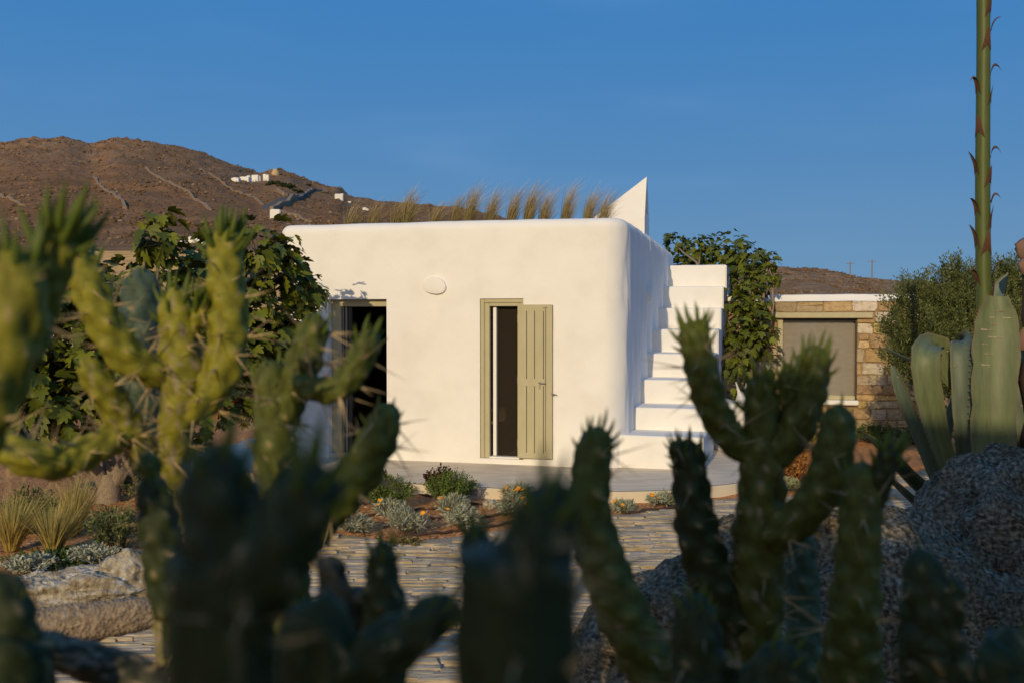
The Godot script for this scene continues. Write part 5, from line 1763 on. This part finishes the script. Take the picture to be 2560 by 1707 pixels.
func make_right_garden() -> void:
	rng.seed = 550
	var g := [[1990, 1210, 0.28, 0.55, "rust coloured dry bush seen between the right cactus arms", Color(0.22, 0.09, 0.025), Color(0.42, 0.21, 0.06)], [2005, 1130, 0.28, 0.55, "green bush with small purple flowers before the stone building", Color(0.05, 0.07, 0.02), Color(0.18, 0.2, 0.06)], [2190, 1105, 0.45, 0.30, "low dark green hedge plant under the stone wall", Color(0.03, 0.05, 0.012), Color(0.10, 0.14, 0.03)], [2300, 1110, 0.4, 0.28, "dark green low shrub under the stone wall beside the agave", Color(0.03, 0.05, 0.012), Color(0.09, 0.12, 0.03)], [1970, 1225, 0.16, 0.14, "small grey green clump at the paving corner below the rust bush", Color(0.16, 0.18, 0.08), Color(0.36, 0.36, 0.2)]]
	for k in g.size():
		var q = g[k]
		var o := thing("border_plant", q[4], "plant", on_ground(q[0], q[1]), 0.0, "plants below the stone building")
		part("foliage", clump_mesh(110, 14, q[2], q[3], 0.055, 0.010, q[5], q[6]), M.herb, o)
		if k == 1:
			for m in 5:
				bloom(o, Vector3(rnd(-0.2, 0.2), q[3] * rnd(0.7, 1.0), 0.2), flower_mesh(0.03), M.purple_petal)
	var gr := [[2335, 1165, 0.42, "bright green grass clump beneath the agave leaves"], [1968, 1165, 0.5, "yellow green grass left of the rust coloured bush"], [2375, 1160, 0.35, "second green grass clump closer to the agave's base"]]
	for q in gr:
		var o := thing("border_grass", q[3], "grass", on_ground(q[0], q[1]), 0.0, "grass clumps below the stone building")
		part("blades", grass_mesh(160, q[2], 0.28, Vector3(0.05, 0, 0), 0.005, Color(0.10, 0.12, 0.02), Color(0.30, 0.29, 0.07), 0.07, 1.5), M.herb, o)

# ---------- the white statue ----------
func make_statue() -> void:
	var at := on_ground(1852, 1133, 0.0)
	var o := thing("donkey_statue", "white donkey statue with upright ears right of the stairs", "statue", at, 0.25)
	# joints: [from, to, radius, radius]; the animal faces the viewer, turned a little
	var k := 0.95
	var bones := [
		[Vector3(0, 0.56, -0.10), Vector3(0, 0.58, -0.62), 0.15, 0.15], [Vector3(0, 0.57, -0.10), Vector3(0, 0.76, 0.06), 0.12, 0.085],
		[Vector3(0, 0.78, 0.05), Vector3(-0.01, 0.66, 0.27), 0.085, 0.055], [Vector3(0.035, 0.82, 0.04), Vector3(0.085, 1.02, 0.02), 0.034, 0.014],
		[Vector3(-0.035, 0.82, 0.04), Vector3(-0.10, 1.03, 0.03), 0.034, 0.014], [Vector3(0.08, 0.50, -0.08), Vector3(0.085, 0.25, -0.07), 0.065, 0.042],
		[Vector3(0.085, 0.25, -0.07), Vector3(0.085, 0.045, -0.06), 0.040, 0.045], [Vector3(-0.08, 0.50, -0.08), Vector3(-0.085, 0.25, -0.07), 0.065, 0.042],
		[Vector3(-0.085, 0.25, -0.07), Vector3(-0.085, 0.045, -0.06), 0.040, 0.045], [Vector3(0.08, 0.50, -0.62), Vector3(0.085, 0.27, -0.66), 0.08, 0.042],
		[Vector3(0.085, 0.27, -0.66), Vector3(0.085, 0.045, -0.62), 0.040, 0.045], [Vector3(-0.08, 0.50, -0.62), Vector3(-0.085, 0.27, -0.66), 0.08, 0.042],
		[Vector3(-0.085, 0.27, -0.66), Vector3(-0.085, 0.045, -0.62), 0.040, 0.045], [Vector3(0, 0.60, -0.75), Vector3(0, 0.36, -0.84), 0.025, 0.02]]
	part("figure", soft_body(bones, 0.026, 0.03), M.plaster, o, Transform3D(Basis().scaled(Vector3.ONE * k), Vector3(0, 0.06, 0)))
	frame_bar(o, "plinth", Vector3(-0.16, 0.002, -0.80), Vector3(0.16, 0.075, 0.10), M.plaster, 0.01)

func soft_body(bones: Array, cell: float, blend: float) -> ArrayMesh:
	var lo := Vector3.ONE * 99
	var hi := -lo
	for b in bones:
		for e in 2:
			var r: float = b[2 + e]
			lo = lo.min(b[e] - Vector3.ONE * (r + cell * 2))
			hi = hi.max(b[e] + Vector3.ONE * (r + cell * 2))
	var n := Vector3i(((hi - lo) / cell).ceil())
	var f := PackedFloat32Array()
	f.resize((n.x + 1) * (n.y + 1) * (n.z + 1))
	var at := 0
	for z in n.z + 1:
		for y in n.y + 1:
			for x in n.x + 1:
				var p := lo + Vector3(x, y, z) * cell
				var d := 9.0
				for b in bones:
					var a: Vector3 = b[0]
					var ab: Vector3 = b[1] - a
					var t := clampf((p - a).dot(ab) / ab.length_squared(), 0, 1)
					var q: float = (p - a - ab * t).length() - lerpf(b[2], b[3], t)
					var h := maxf(blend - absf(d - q), 0.0) / blend
					d = minf(d, q) - h * h * blend * 0.25
				f[at] = d
				at += 1
	var s := Shape.new()
	var idx := {}
	var sx := 1
	var sy := n.x + 1
	var sz := (n.x + 1) * (n.y + 1)
	for z in n.z:
		for y in n.y:
			for x in n.x:
				var o := x + y * sy + z * sz
				var c := [f[o], f[o + 1], f[o + sy], f[o + sy + 1], f[o + sz], f[o + sz + 1], f[o + sz + sy], f[o + sz + sy + 1]]
				var neg := 0
				for v in c:
					if v < 0: neg += 1
				if neg == 0 or neg == 8:
					continue
				var sum := Vector3.ZERO
				var cnt := 0
				for e in [[0, 1], [2, 3], [4, 5], [6, 7], [0, 2], [1, 3], [4, 6], [5, 7], [0, 4], [1, 5], [2, 6], [3, 7]]:
					var va: float = c[e[0]]
					var vb: float = c[e[1]]
					if (va < 0) != (vb < 0):
						var t := va / (va - vb)
						var pa := Vector3(e[0] & 1, (e[0] >> 1) & 1, e[0] >> 2)
						var pb := Vector3(e[1] & 1, (e[1] >> 1) & 1, e[1] >> 2)
						sum += pa.lerp(pb, t)
						cnt += 1
				idx[o] = s.p(lo + (Vector3(x, y, z) + sum / cnt) * cell)
	for o in idx:
		for ax in [[sx, sy, sz], [sy, sz, sx], [sz, sx, sy]]:
			if (f[o] < 0) != (f[o + ax[0]] < 0):
				var q := [o, o - ax[1], o - ax[1] - ax[2], o - ax[2]]
				if idx.has(q[1]) and idx.has(q[2]) and idx.has(q[3]):
					if f[o] < 0:
						s.t(idx[q[0]], idx[q[2]], idx[q[1]]); s.t(idx[q[0]], idx[q[3]], idx[q[2]])
					else:
						s.t(idx[q[0]], idx[q[1]], idx[q[2]]); s.t(idx[q[0]], idx[q[2]], idx[q[3]])
	return mesh(s)

# ---------- awl leaved cacti ----------
func awl_mesh() -> ArrayMesh:
	var s := Shape.new()
	var pts: Array = []
	var rad: Array = []
	for k in 7:
		var t := k / 6.0
		pts.append(Vector3(0, t, 0.10 * t * t))
		rad.append([0.055, 0.075, 0.075, 0.066, 0.05, 0.028, 0.004][k])
	s.tube(pts, rad, 7)
	return mesh(s)

func stem(o: Node3D, raw: Array, green: Color, opt := {}) -> void:
	# raw: [bearing x, y, distance, half width] along the stem, all turned into metres in the plant's axes
	var pts: Array = []
	var rad: Array = []
	for q in raw:
		pts.append(place(q[0], q[1], q[2]) - o.position)
		rad.append(q[3] / FOCAL * q[2] * 0.92)
	if opt.get("root", false):
		var p: Vector3 = pts[0]
		var w := p + o.position
		var y := soil_level(w.x, w.z) - 0.06 - o.position.y
		if y < p.y - 0.05:
			pts.push_front(Vector3(p.x, y, p.z - 0.02))
			rad.push_front(rad[0] * 1.05)
	var L := pts.size()
	var cs: Array = []
	var cr: Array = []
	var dist: Array = [0.0]
	var rm: float = rad[L / 2]
	for a in L - 1:
		var seglen: float = (pts[a] as Vector3).distance_to(pts[a + 1])
		var n := maxi(2, int(seglen / (rm * 0.20)))
		for m in n:
			var f := m / float(n)
			cs.append((pts[a] as Vector3).cubic_interpolate(pts[a + 1], pts[maxi(a - 1, 0)], pts[mini(a + 2, L - 1)], f))
			cr.append(maxf(0.004, lerpf(rad[a], rad[a + 1], smoothstep(0, 1, f))))
	cs.append(pts[L - 1])
	cr.append(rad[L - 1])
	var N := cs.size()
	for k in range(1, N):
		dist.append(dist[k - 1] + (cs[k] as Vector3).distance_to(cs[k - 1]))
	var total: float = dist[N - 1]
	var bark: float = opt.get("bark", 0.0)
	var cols := 8
	var seg := 32
	var pitch: float = rm * opt.get("pitch", 1.9)
	var s := Shape.new()
	var sp := Shape.new()
	var up := Vector3(0.3, 0.15, 0.94).normalized()
	var phase := rnd(0, TAU)
	var spin := rnd(-0.6, 0.6)
	var seed3 := rnd(0, 50)
	var fr: Array = []
	var spines: float = opt.get("spines", 0.5)
	for k in N:
		var dir: Vector3 = ((cs[mini(k + 1, N - 1)] as Vector3) - (cs[maxi(k - 1, 0)] as Vector3)).normalized()
		var sx := up.cross(dir).normalized()
		up = dir.cross(sx).normalized()
		fr.append([sx, up, dir])
		var end: float = total - dist[k]
		var r: float = cr[k]
		var r_end := rad[L - 1] * 1.6 as float
		if end < r_end:
			r *= sqrt(maxf(0.0, 1.0 - pow(1.0 - end / r_end, 2.0)))
		var z: float = dist[k] / pitch
		for m in seg + 1:
			var th := TAU * (m % seg) / seg
			var q: float = (m % seg) / float(seg) * cols + spin * dist[k] / rm * 0.25
			var best := 0.0
			var spot := 0.0
			for par in 2:
				var c: float = roundf((q - par) / 2.0) * 2.0 + par
				var a: float = (q - c) / 1.12
				var zz: float = z + 0.5 * par
				var b: float = zz - floorf(zz)
				if absf(a) < 1.0:
					var h: float = (1.0 - a * a) * sin(PI * pow(b, 1.7))
					if h > best:
						best = h
					var ds: float = Vector2(a * 1.6, (b - 0.72) * 2.6).length()
					spot = maxf(spot, 1.0 - ds * 4.0)
			var g := th + phase
			var ns := nz.get_noise_3d(cos(g) * 1.3 + seed3, dist[k] / rm * 0.55, sin(g) * 1.3)
			var lump := 1.0 + 0.10 * ns
			var rough := bark * clampf(1.2 - dist[k] / total, 0.0, 1.0)
			var rr := r * lump * (0.84 + 0.32 * best * (1.0 - rough * 0.6) + rough * 0.08 * nz.get_noise_3d(cos(g) * 5, dist[k] / rm * 4.0, sin(g) * 5))
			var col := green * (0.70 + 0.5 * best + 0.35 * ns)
			var nb := nz.get_noise_3d(cos(g) * 2.2 + 20, dist[k] / rm * 0.9 + seed3, sin(g) * 2.2)
			col = col.lerp(Color(0.30, 0.24, 0.165), clampf((rough - 0.55 + nb * 1.1) * 4.0, 0.0, 0.92))
			col = col.lerp(Color(0.36, 0.25, 0.12), clampf(spot * 1.8 * clampf(0.55 + ns * 2.5, 0.0, 1.0), 0.0, 0.8))
			col.a = 1.0
			s.col = col
			s.p((cs[k] as Vector3) + (sx * cos(th) + up * sin(th)) * rr)
	s.sheet(0, seg, N - 1)
	var body := part("stem", mesh(s), M.cactus_skin, o)
	# spines on the raised spots
	var rows := int(total / pitch)
	for row in rows:
		for c in cols:
			var zz: float = (row + 0.72 - 0.5 * (c % 2)) * pitch
			if zz < 0.0 or zz > total - rad[L - 1] * 1.2 or rng.randf() > spines:
				continue
			var k := clampi(int(zz / total * (N - 1)), 0, N - 1)
			while k < N - 1 and dist[k] < zz:
				k += 1
			while k > 0 and dist[k] > zz:
				k -= 1
			var th: float = TAU * (c - spin * dist[k] / rm * 0.25) / cols
			var out: Vector3 = fr[k][0] * cos(th) + fr[k][1] * sin(th)
			var base: Vector3 = cs[k] + out * cr[k] * 1.06
			for e in 1 + rng.randi() % 4:
				var d: Vector3 = (out + fr[k][2] * rnd(-0.35, 0.75) + rdir() * 0.45).normalized()
				var l := rnd(0.03, 0.10) * float(opt.get("spine_len", 1.0)) * (1.0 if green.r > 0.07 else 0.6)
				var a1 := d.cross(Vector3(0.3, 0.5, 0.8)).normalized()
				var a2 := d.cross(a1)
				var w: float = 0.0019 if green.r > 0.07 else 0.0011
				for v in 3:
					var g0 := TAU * v / 3.0
					var g1 := TAU * (v + 1) / 3.0
					sp.tri(base + (a1 * cos(g0) + a2 * sin(g0)) * w, base + (a1 * cos(g1) + a2 * sin(g1)) * w, base + d * l)
	if sp.v.size():
		part("spines", mesh(sp, false), M.spine, body).set_meta("kind", "stuff")
	# the awl shaped leaves about the growing tip
	var nl: int = opt.get("leaves", 14)
	var ll: float = opt.get("leaf_len", 0.055)
	var zone: float = rad[L - 1] * 2.6
	for e in nl:
		var f := pow(e / float(maxi(nl, 1)), 0.8)
		var want := total - zone * (1.0 - f)
		var k := N - 1
		while k > 0 and dist[k] > want:
			k -= 1
		var th := e * 2.39996
		var out: Vector3 = fr[k][0] * cos(th) + fr[k][1] * sin(th)
		var end: float = total - dist[k]
		var r_end: float = rad[L - 1] * 1.6
		var r: float = cr[k] * (sqrt(maxf(0.0, 1.0 - pow(1.0 - end / r_end, 2.0))) if end < r_end else 1.0)
		var d: Vector3 = (fr[k][2] * lerpf(0.75, 2.2, f) + out * lerpf(1.0, 0.55, f) + rdir() * 0.18).normalized()
		var zax := (out - d * out.dot(d)).normalized() * -1.0
		if zax.length() < 0.5:
			zax = d.cross(Vector3.RIGHT).normalized()
		var sc := ll * rnd(0.7, 1.15)
		var wd := sc * rnd(1.15, 1.5)
		part("leaf", M.awl, M.cactus_leaf, body, Transform3D(Basis(d.cross(zax).normalized() * wd, d * sc, zax * wd), (cs[k] as Vector3) + out * r * 0.8))

func cactus(label: String, bx: float, by: float, bd: float) -> Node3D:
	var p := place(bx, by, bd)
	p.y = soil_level(p.x, p.z)
	return thing("cactus", label, "cactus", p, 0.0, "awl leaved cacti around the viewer")

func make_cacti() -> void:
	M.awl = awl_mesh()
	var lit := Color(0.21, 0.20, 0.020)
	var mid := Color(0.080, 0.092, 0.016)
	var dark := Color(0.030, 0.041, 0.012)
	rng.seed = 901
	var o := cactus("sunlit yellow green branching cactus with a corky trunk at left", 430, 1400, 2.25)
	stem(o, [[430, 1400, 2.28, 50], [428, 1250, 2.26, 48], [432, 1110, 2.22, 46], [452, 1000, 2.2, 54], [452, 910, 2.2, 58], [445, 830, 2.2, 50], [440, 765, 2.2, 45], [442, 715, 2.2, 36]], lit, {root = true, bark = 1.15, spines = 0.9, leaves = 14, leaf_len = 0.055})
	stem(o, [[462, 1030, 2.2, 38], [520, 985, 2.2, 46], [562, 900, 2.2, 50], [570, 790, 2.2, 50], [563, 690, 2.2, 47], [564, 610, 2.2, 42], [572, 562, 2.2, 34]], lit, {spines = 0.9, leaves = 20, leaf_len = 0.065})
	stem(o, [[425, 935, 2.2, 38], [372, 925, 2.16, 42], [312, 885, 2.13, 47], [258, 805, 2.11, 48], [220, 715, 2.1, 46], [197, 655, 2.1, 42], [184, 612, 2.1, 32]], lit, {spines = 0.9, leaves = 14, leaf_len = 0.05})
	stem(o, [[418, 1230, 2.25, 34], [352, 1125, 2.2, 42], [300, 1035, 2.16, 45], [252, 962, 2.12, 42], [218, 915, 2.1, 34], [208, 893, 2.1, 24]], lit, {spines = 0.85, leaves = 6, leaf_len = 0.03, bark = 0.6})
	stem(o, [[318, 1075, 2.17, 34], [245, 1115, 2.12, 42], [150, 1153, 2.06, 46], [60, 1140, 2.0, 46], [-20, 1092, 2.0, 42], [-70, 1040, 2.0, 34]], lit, {spines = 0.8, leaves = 8, leaf_len = 0.05})
	stem(o, [[478, 830, 2.2, 20], [500, 785, 2.19, 22], [512, 750, 2.18, 20]], lit, {spines = 0.3, spine_len = 0.7, leaves = 11, leaf_len = 0.06})
	rng.seed = 902
	o = cactus("tall dark blue green cactus stem in shade behind the sunlit cactus", 452, 1400, 2.95)
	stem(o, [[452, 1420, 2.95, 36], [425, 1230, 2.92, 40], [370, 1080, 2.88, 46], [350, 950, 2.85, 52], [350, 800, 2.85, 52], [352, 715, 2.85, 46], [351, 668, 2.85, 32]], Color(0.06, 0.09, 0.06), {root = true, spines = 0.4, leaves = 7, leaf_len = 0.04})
	rng.seed = 903
	o = cactus("blurred close cactus at the left picture edge with a leafy crown", -190, 1300, 1.2)
	stem(o, [[-190, 1330, 1.2, 95], [-110, 1130, 1.2, 94], [-25, 960, 1.2, 90], [34, 780, 1.2, 78], [42, 680, 1.2, 68], [44, 610, 1.2, 52]], lit * 0.85, {root = true, spines = 0.35, spine_len = 0.6, leaves = 14, leaf_len = 0.05})
	stem(o, [[60, 900, 1.24, 44], [92, 780, 1.26, 50], [125, 680, 1.26, 52], [150, 610, 1.26, 46], [165, 562, 1.26, 36]], lit * 0.8, {spines = 0.35, spine_len = 0.6, leaves = 16, leaf_len = 0.062})
	rng.seed = 904
	o = cactus("dark cactus with three arms before the left door", 700, 1400, 1.9)
	stem(o, [[715, 1420, 1.92, 62], [702, 1280, 1.92, 60], [692, 1150, 1.92, 57], [684, 1050, 1.92, 52], [679, 965, 1.92, 47], [674, 898, 1.92, 36]], mid, {root = true, spines = 0.5, leaves = 8, leaf_len = 0.035, bark = 0.5})
	stem(o, [[690, 1090, 1.92, 38], [725, 1000, 1.92, 44], [752, 925, 1.92, 46], [772, 860, 1.92, 44], [786, 808, 1.92, 36], [791, 782, 1.92, 26]], mid, {spines = 0.5, leaves = 7, leaf_len = 0.03})
	stem(o, [[735, 955, 1.9, 28], [790, 972, 1.87, 34], [845, 968, 1.86, 34], [886, 925, 1.86, 37], [916, 868, 1.86, 35], [934, 825, 1.86, 26]], mid * 1.15, {spines = 0.6, leaves = 11, leaf_len = 0.035})
	stem(o, [[735, 1370, 1.85, 55], [815, 1275, 1.83, 58], [890, 1190, 1.82, 56], [942, 1100, 1.81, 50], [968, 1032, 1.81, 38], [974, 1005, 1.81, 28]], mid * 1.15, {spines = 0.6, leaves = 8, leaf_len = 0.03})
	rng.seed = 905
	o = cactus("very blurred dark green cactus stem close to the viewer, left of centre", 560, 1800, 0.62)
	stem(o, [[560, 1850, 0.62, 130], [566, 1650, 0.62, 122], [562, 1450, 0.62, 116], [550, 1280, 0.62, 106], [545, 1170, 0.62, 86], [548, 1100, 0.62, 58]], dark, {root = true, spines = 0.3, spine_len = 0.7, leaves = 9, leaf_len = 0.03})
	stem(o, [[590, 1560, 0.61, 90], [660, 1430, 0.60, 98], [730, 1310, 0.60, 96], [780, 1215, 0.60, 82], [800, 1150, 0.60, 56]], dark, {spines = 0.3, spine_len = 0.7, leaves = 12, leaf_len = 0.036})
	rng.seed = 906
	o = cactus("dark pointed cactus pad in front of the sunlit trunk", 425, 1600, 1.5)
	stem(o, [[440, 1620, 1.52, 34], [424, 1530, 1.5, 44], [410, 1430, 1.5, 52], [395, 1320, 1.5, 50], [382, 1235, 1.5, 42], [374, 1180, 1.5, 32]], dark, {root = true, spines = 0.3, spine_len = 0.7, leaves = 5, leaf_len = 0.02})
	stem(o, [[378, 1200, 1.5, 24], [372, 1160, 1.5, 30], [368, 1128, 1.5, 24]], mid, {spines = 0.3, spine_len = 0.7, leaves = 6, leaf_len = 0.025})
	rng.seed = 907
	o = cactus("slim dark cactus stem with a tufted tip in front of the paving, left of centre", 960, 1700, 1.25)
	stem(o, [[966, 1700, 1.26, 54], [958, 1590, 1.25, 54], [955, 1480, 1.25, 48], [955, 1400, 1.25, 38], [958, 1350, 1.25, 26]], dark, {root = true, spines = 0.3, spine_len = 0.7, leaves = 10, leaf_len = 0.028})
	rng.seed = 908
	o = cactus("dark knobbly cactus stump with a round head over the paving", 850, 1700, 1.25)
	stem(o, [[870, 1720, 1.28, 58], [858, 1600, 1.27, 62], [848, 1530, 1.26, 58], [836, 1470, 1.26, 46], [830, 1440, 1.26, 34], [828, 1415, 1.26, 42], [826, 1385, 1.26, 34]], Color(0.045, 0.05, 0.03), {root = true, spines = 0.1, leaves = 0, bark = 0.3, pitch = 1.8})
	rng.seed = 909
	o = cactus("dark cactus stem with a tufted tip reaching over the flower bed's edge", 1230, 1700, 1.35)
	stem(o, [[1262, 1720, 1.38, 60], [1236, 1590, 1.36, 56], [1206, 1480, 1.35, 48], [1192, 1400, 1.35, 42], [1189, 1340, 1.35, 34], [1190, 1312, 1.35, 24]], dark, {root = true, spines = 0.35, leaves = 10, leaf_len = 0.03})
	rng.seed = 910
	o = cactus("dark cactus arm curving up to the right at the bottom of the picture", 800, 1780, 1.0)
	stem(o, [[760, 1800, 1.0, 74], [850, 1690, 1.0, 74], [960, 1625, 1.0, 72], [1050, 1570, 1.0, 64], [1105, 1515, 1.0, 48], [1122, 1482, 1.0, 32]], dark, {root = true, spines = 0.3, spine_len = 0.7, leaves = 8, leaf_len = 0.022})
	rng.seed = 911
	o = cactus("large very blurred dark cactus close to the viewer at centre", 1300, 1850, 0.58)
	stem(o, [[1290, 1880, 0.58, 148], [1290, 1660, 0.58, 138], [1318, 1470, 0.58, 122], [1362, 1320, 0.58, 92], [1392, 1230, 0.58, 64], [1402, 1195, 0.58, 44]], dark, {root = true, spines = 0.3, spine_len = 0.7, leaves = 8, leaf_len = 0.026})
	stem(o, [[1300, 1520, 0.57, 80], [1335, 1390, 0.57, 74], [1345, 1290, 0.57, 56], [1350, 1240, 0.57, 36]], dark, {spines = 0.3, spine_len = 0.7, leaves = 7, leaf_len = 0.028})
	rng.seed = 912
	o = cactus("long leaning dark cactus stem in front of the foot of the stairs", 1640, 1750, 1.7)
	stem(o, [[1720, 1840, 1.72, 78], [1632, 1670, 1.7, 72], [1552, 1520, 1.7, 66], [1496, 1370, 1.7, 60], [1476, 1260, 1.7, 52], [1480, 1160, 1.7, 50], [1491, 1100, 1.7, 42], [1498, 1062, 1.7, 27]], mid, {root = true, spines = 0.45, leaves = 13, leaf_len = 0.034})
	rng.seed = 913
	o = cactus("large candelabra cactus with raised arms in front of the stone building", 1890, 1700, 2.0)
	stem(o, [[1876, 1780, 2.02, 76], [1888, 1560, 2.0, 72], [1898, 1350, 2.0, 69], [1905, 1190, 2.0, 60], [1906, 1060, 2.0, 47], [1903, 985, 2.0, 42], [1897, 935, 2.0, 36]], mid, {root = true, spines = 0.45, leaves = 18, leaf_len = 0.05, bark = 0.35})
	stem(o, [[1890, 1130, 2.0, 42], [1838, 1102, 2.0, 42], [1787, 1030, 1.99, 42], [1758, 935, 1.98, 44], [1738, 855, 1.98, 41], [1726, 800, 1.98, 32]], mid * 1.1, {spines = 0.5, leaves = 16, leaf_len = 0.042})
	stem(o, [[1745, 860, 1.98, 18], [1756, 820, 1.98, 20], [1760, 795, 1.98, 16]], mid, {spines = 0.1, leaves = 7, leaf_len = 0.03})
	stem(o, [[1930, 1140, 2.0, 46], [1985, 1075, 2.0, 52], [2016, 990, 2.0, 50], [2034, 910, 2.0, 45], [2044, 862, 2.0, 33]], mid, {spines = 0.4, leaves = 20, leaf_len = 0.045})
	stem(o, [[1962, 1010, 1.99, 20], [1972, 960, 1.98, 26], [1974, 925, 1.98, 20]], mid, {spines = 0.2, leaves = 12, leaf_len = 0.045})
	stem(o, [[1925, 1345, 1.96, 46], [1995, 1300, 1.93, 50], [2056, 1220, 1.91, 53], [2088, 1120, 1.9, 51], [2096, 1045, 1.9, 42], [2096, 1008, 1.9, 28]], mid, {spines = 0.4, leaves = 7, leaf_len = 0.026})
	stem(o, [[1860, 1600, 2.0, 55], [1795, 1480, 2.0, 62], [1752, 1360, 2.0, 58], [1732, 1240, 2.0, 50], [1722, 1150, 2.0, 44], [1716, 1095, 2.0, 31]], dark, {spines = 0.4, leaves = 14, leaf_len = 0.036})
	stem(o, [[1712, 1180, 1.99, 20], [1694, 1130, 1.98, 22], [1682, 1100, 1.98, 18]], dark, {spines = 0.1, leaves = 9, leaf_len = 0.026})
	rng.seed = 914
	o = cactus("straight dark blue green cactus column behind the candelabra's lower arm", 2010, 1700, 2.2)
	stem(o, [[2014, 1790, 2.2, 46], [2010, 1600, 2.2, 44], [2008, 1460, 2.2, 42], [2004, 1360, 2.2, 36], [2002, 1320, 2.2, 24]], Color(0.06, 0.10, 0.055), {root = true, spines = 0.3, spine_len = 0.7, leaves = 6, leaf_len = 0.03})
	rng.seed = 915
	o = cactus("dark cactus column with a leafy side tuft left of the agave", 2140, 1700, 1.8)
	stem(o, [[2126, 1790, 1.82, 78], [2136, 1560, 1.8, 66], [2146, 1390, 1.8, 57], [2153, 1260, 1.8, 53], [2156, 1185, 1.8, 42], [2158, 1150, 1.8, 28]], mid, {root = true, spines = 0.35, leaves = 8, leaf_len = 0.026})
	stem(o, [[2168, 1290, 1.8, 28], [2200, 1205, 1.79, 34], [2222, 1145, 1.78, 30], [2236, 1112, 1.78, 22]], dark, {spines = 0.2, leaves = 16, leaf_len = 0.042})
	rng.seed = 916
	o = cactus("low dark cactus with a blunt top beside the dark granite boulder", 2320, 1700, 1.55)
	stem(o, [[2335, 1790, 1.56, 88], [2326, 1620, 1.55, 76], [2316, 1490, 1.55, 62], [2308, 1410, 1.55, 46], [2304, 1370, 1.55, 32]], dark, {root = true, spines = 0.3, spine_len = 0.7, leaves = 8, leaf_len = 0.02})
	stem(o, [[2350, 1600, 1.54, 44], [2370, 1520, 1.53, 46], [2378, 1470, 1.53, 36], [2376, 1440, 1.53, 24]], dark, {spines = 0.2, leaves = 6, leaf_len = 0.02})
	rng.seed = 917
	o = cactus("blurred dark cactus filling the bottom right corner", 2540, 1750, 1.2)
	stem(o, [[2560, 1850, 1.2, 110], [2545, 1720, 1.2, 100], [2530, 1620, 1.2, 84], [2526, 1565, 1.2, 56]], dark, {root = true, spines = 0.2, leaves = 7, leaf_len = 0.02})
	rng.seed = 918
	o = cactus("blurred dark cactus filling the bottom left corner", 0, 1750, 1.1)
	stem(o, [[20, 1850, 1.1, 110], [22, 1700, 1.1, 96], [14, 1560, 1.1, 78], [2, 1470, 1.1, 58], [-6, 1425, 1.1, 40]], dark, {root = true, spines = 0.2, leaves = 6, leaf_len = 0.02})
	stem(o, [[60, 1600, 1.4, 40], [180, 1640, 1.45, 52], [320, 1690, 1.5, 60], [470, 1760, 1.5, 60]], Color(0.05, 0.05, 0.03), {spines = 0.1, leaves = 0, bark = 0.6})
	rng.seed = 919
	o = cactus("low dark leafy cactus at the bottom between the candelabra and the leaning stem", 1780, 1780, 1.4)
	stem(o, [[1770, 1850, 1.4, 90], [1760, 1720, 1.4, 80], [1745, 1600, 1.4, 66], [1738, 1520, 1.4, 50], [1734, 1480, 1.4, 34]], dark, {root = true, spines = 0.25, leaves = 14, leaf_len = 0.03})
	stem(o, [[1830, 1850, 1.35, 80], [1900, 1740, 1.34, 76], [1950, 1650, 1.33, 60], [1968, 1600, 1.33, 40]], dark, {spines = 0.25, leaves = 12, leaf_len = 0.026})
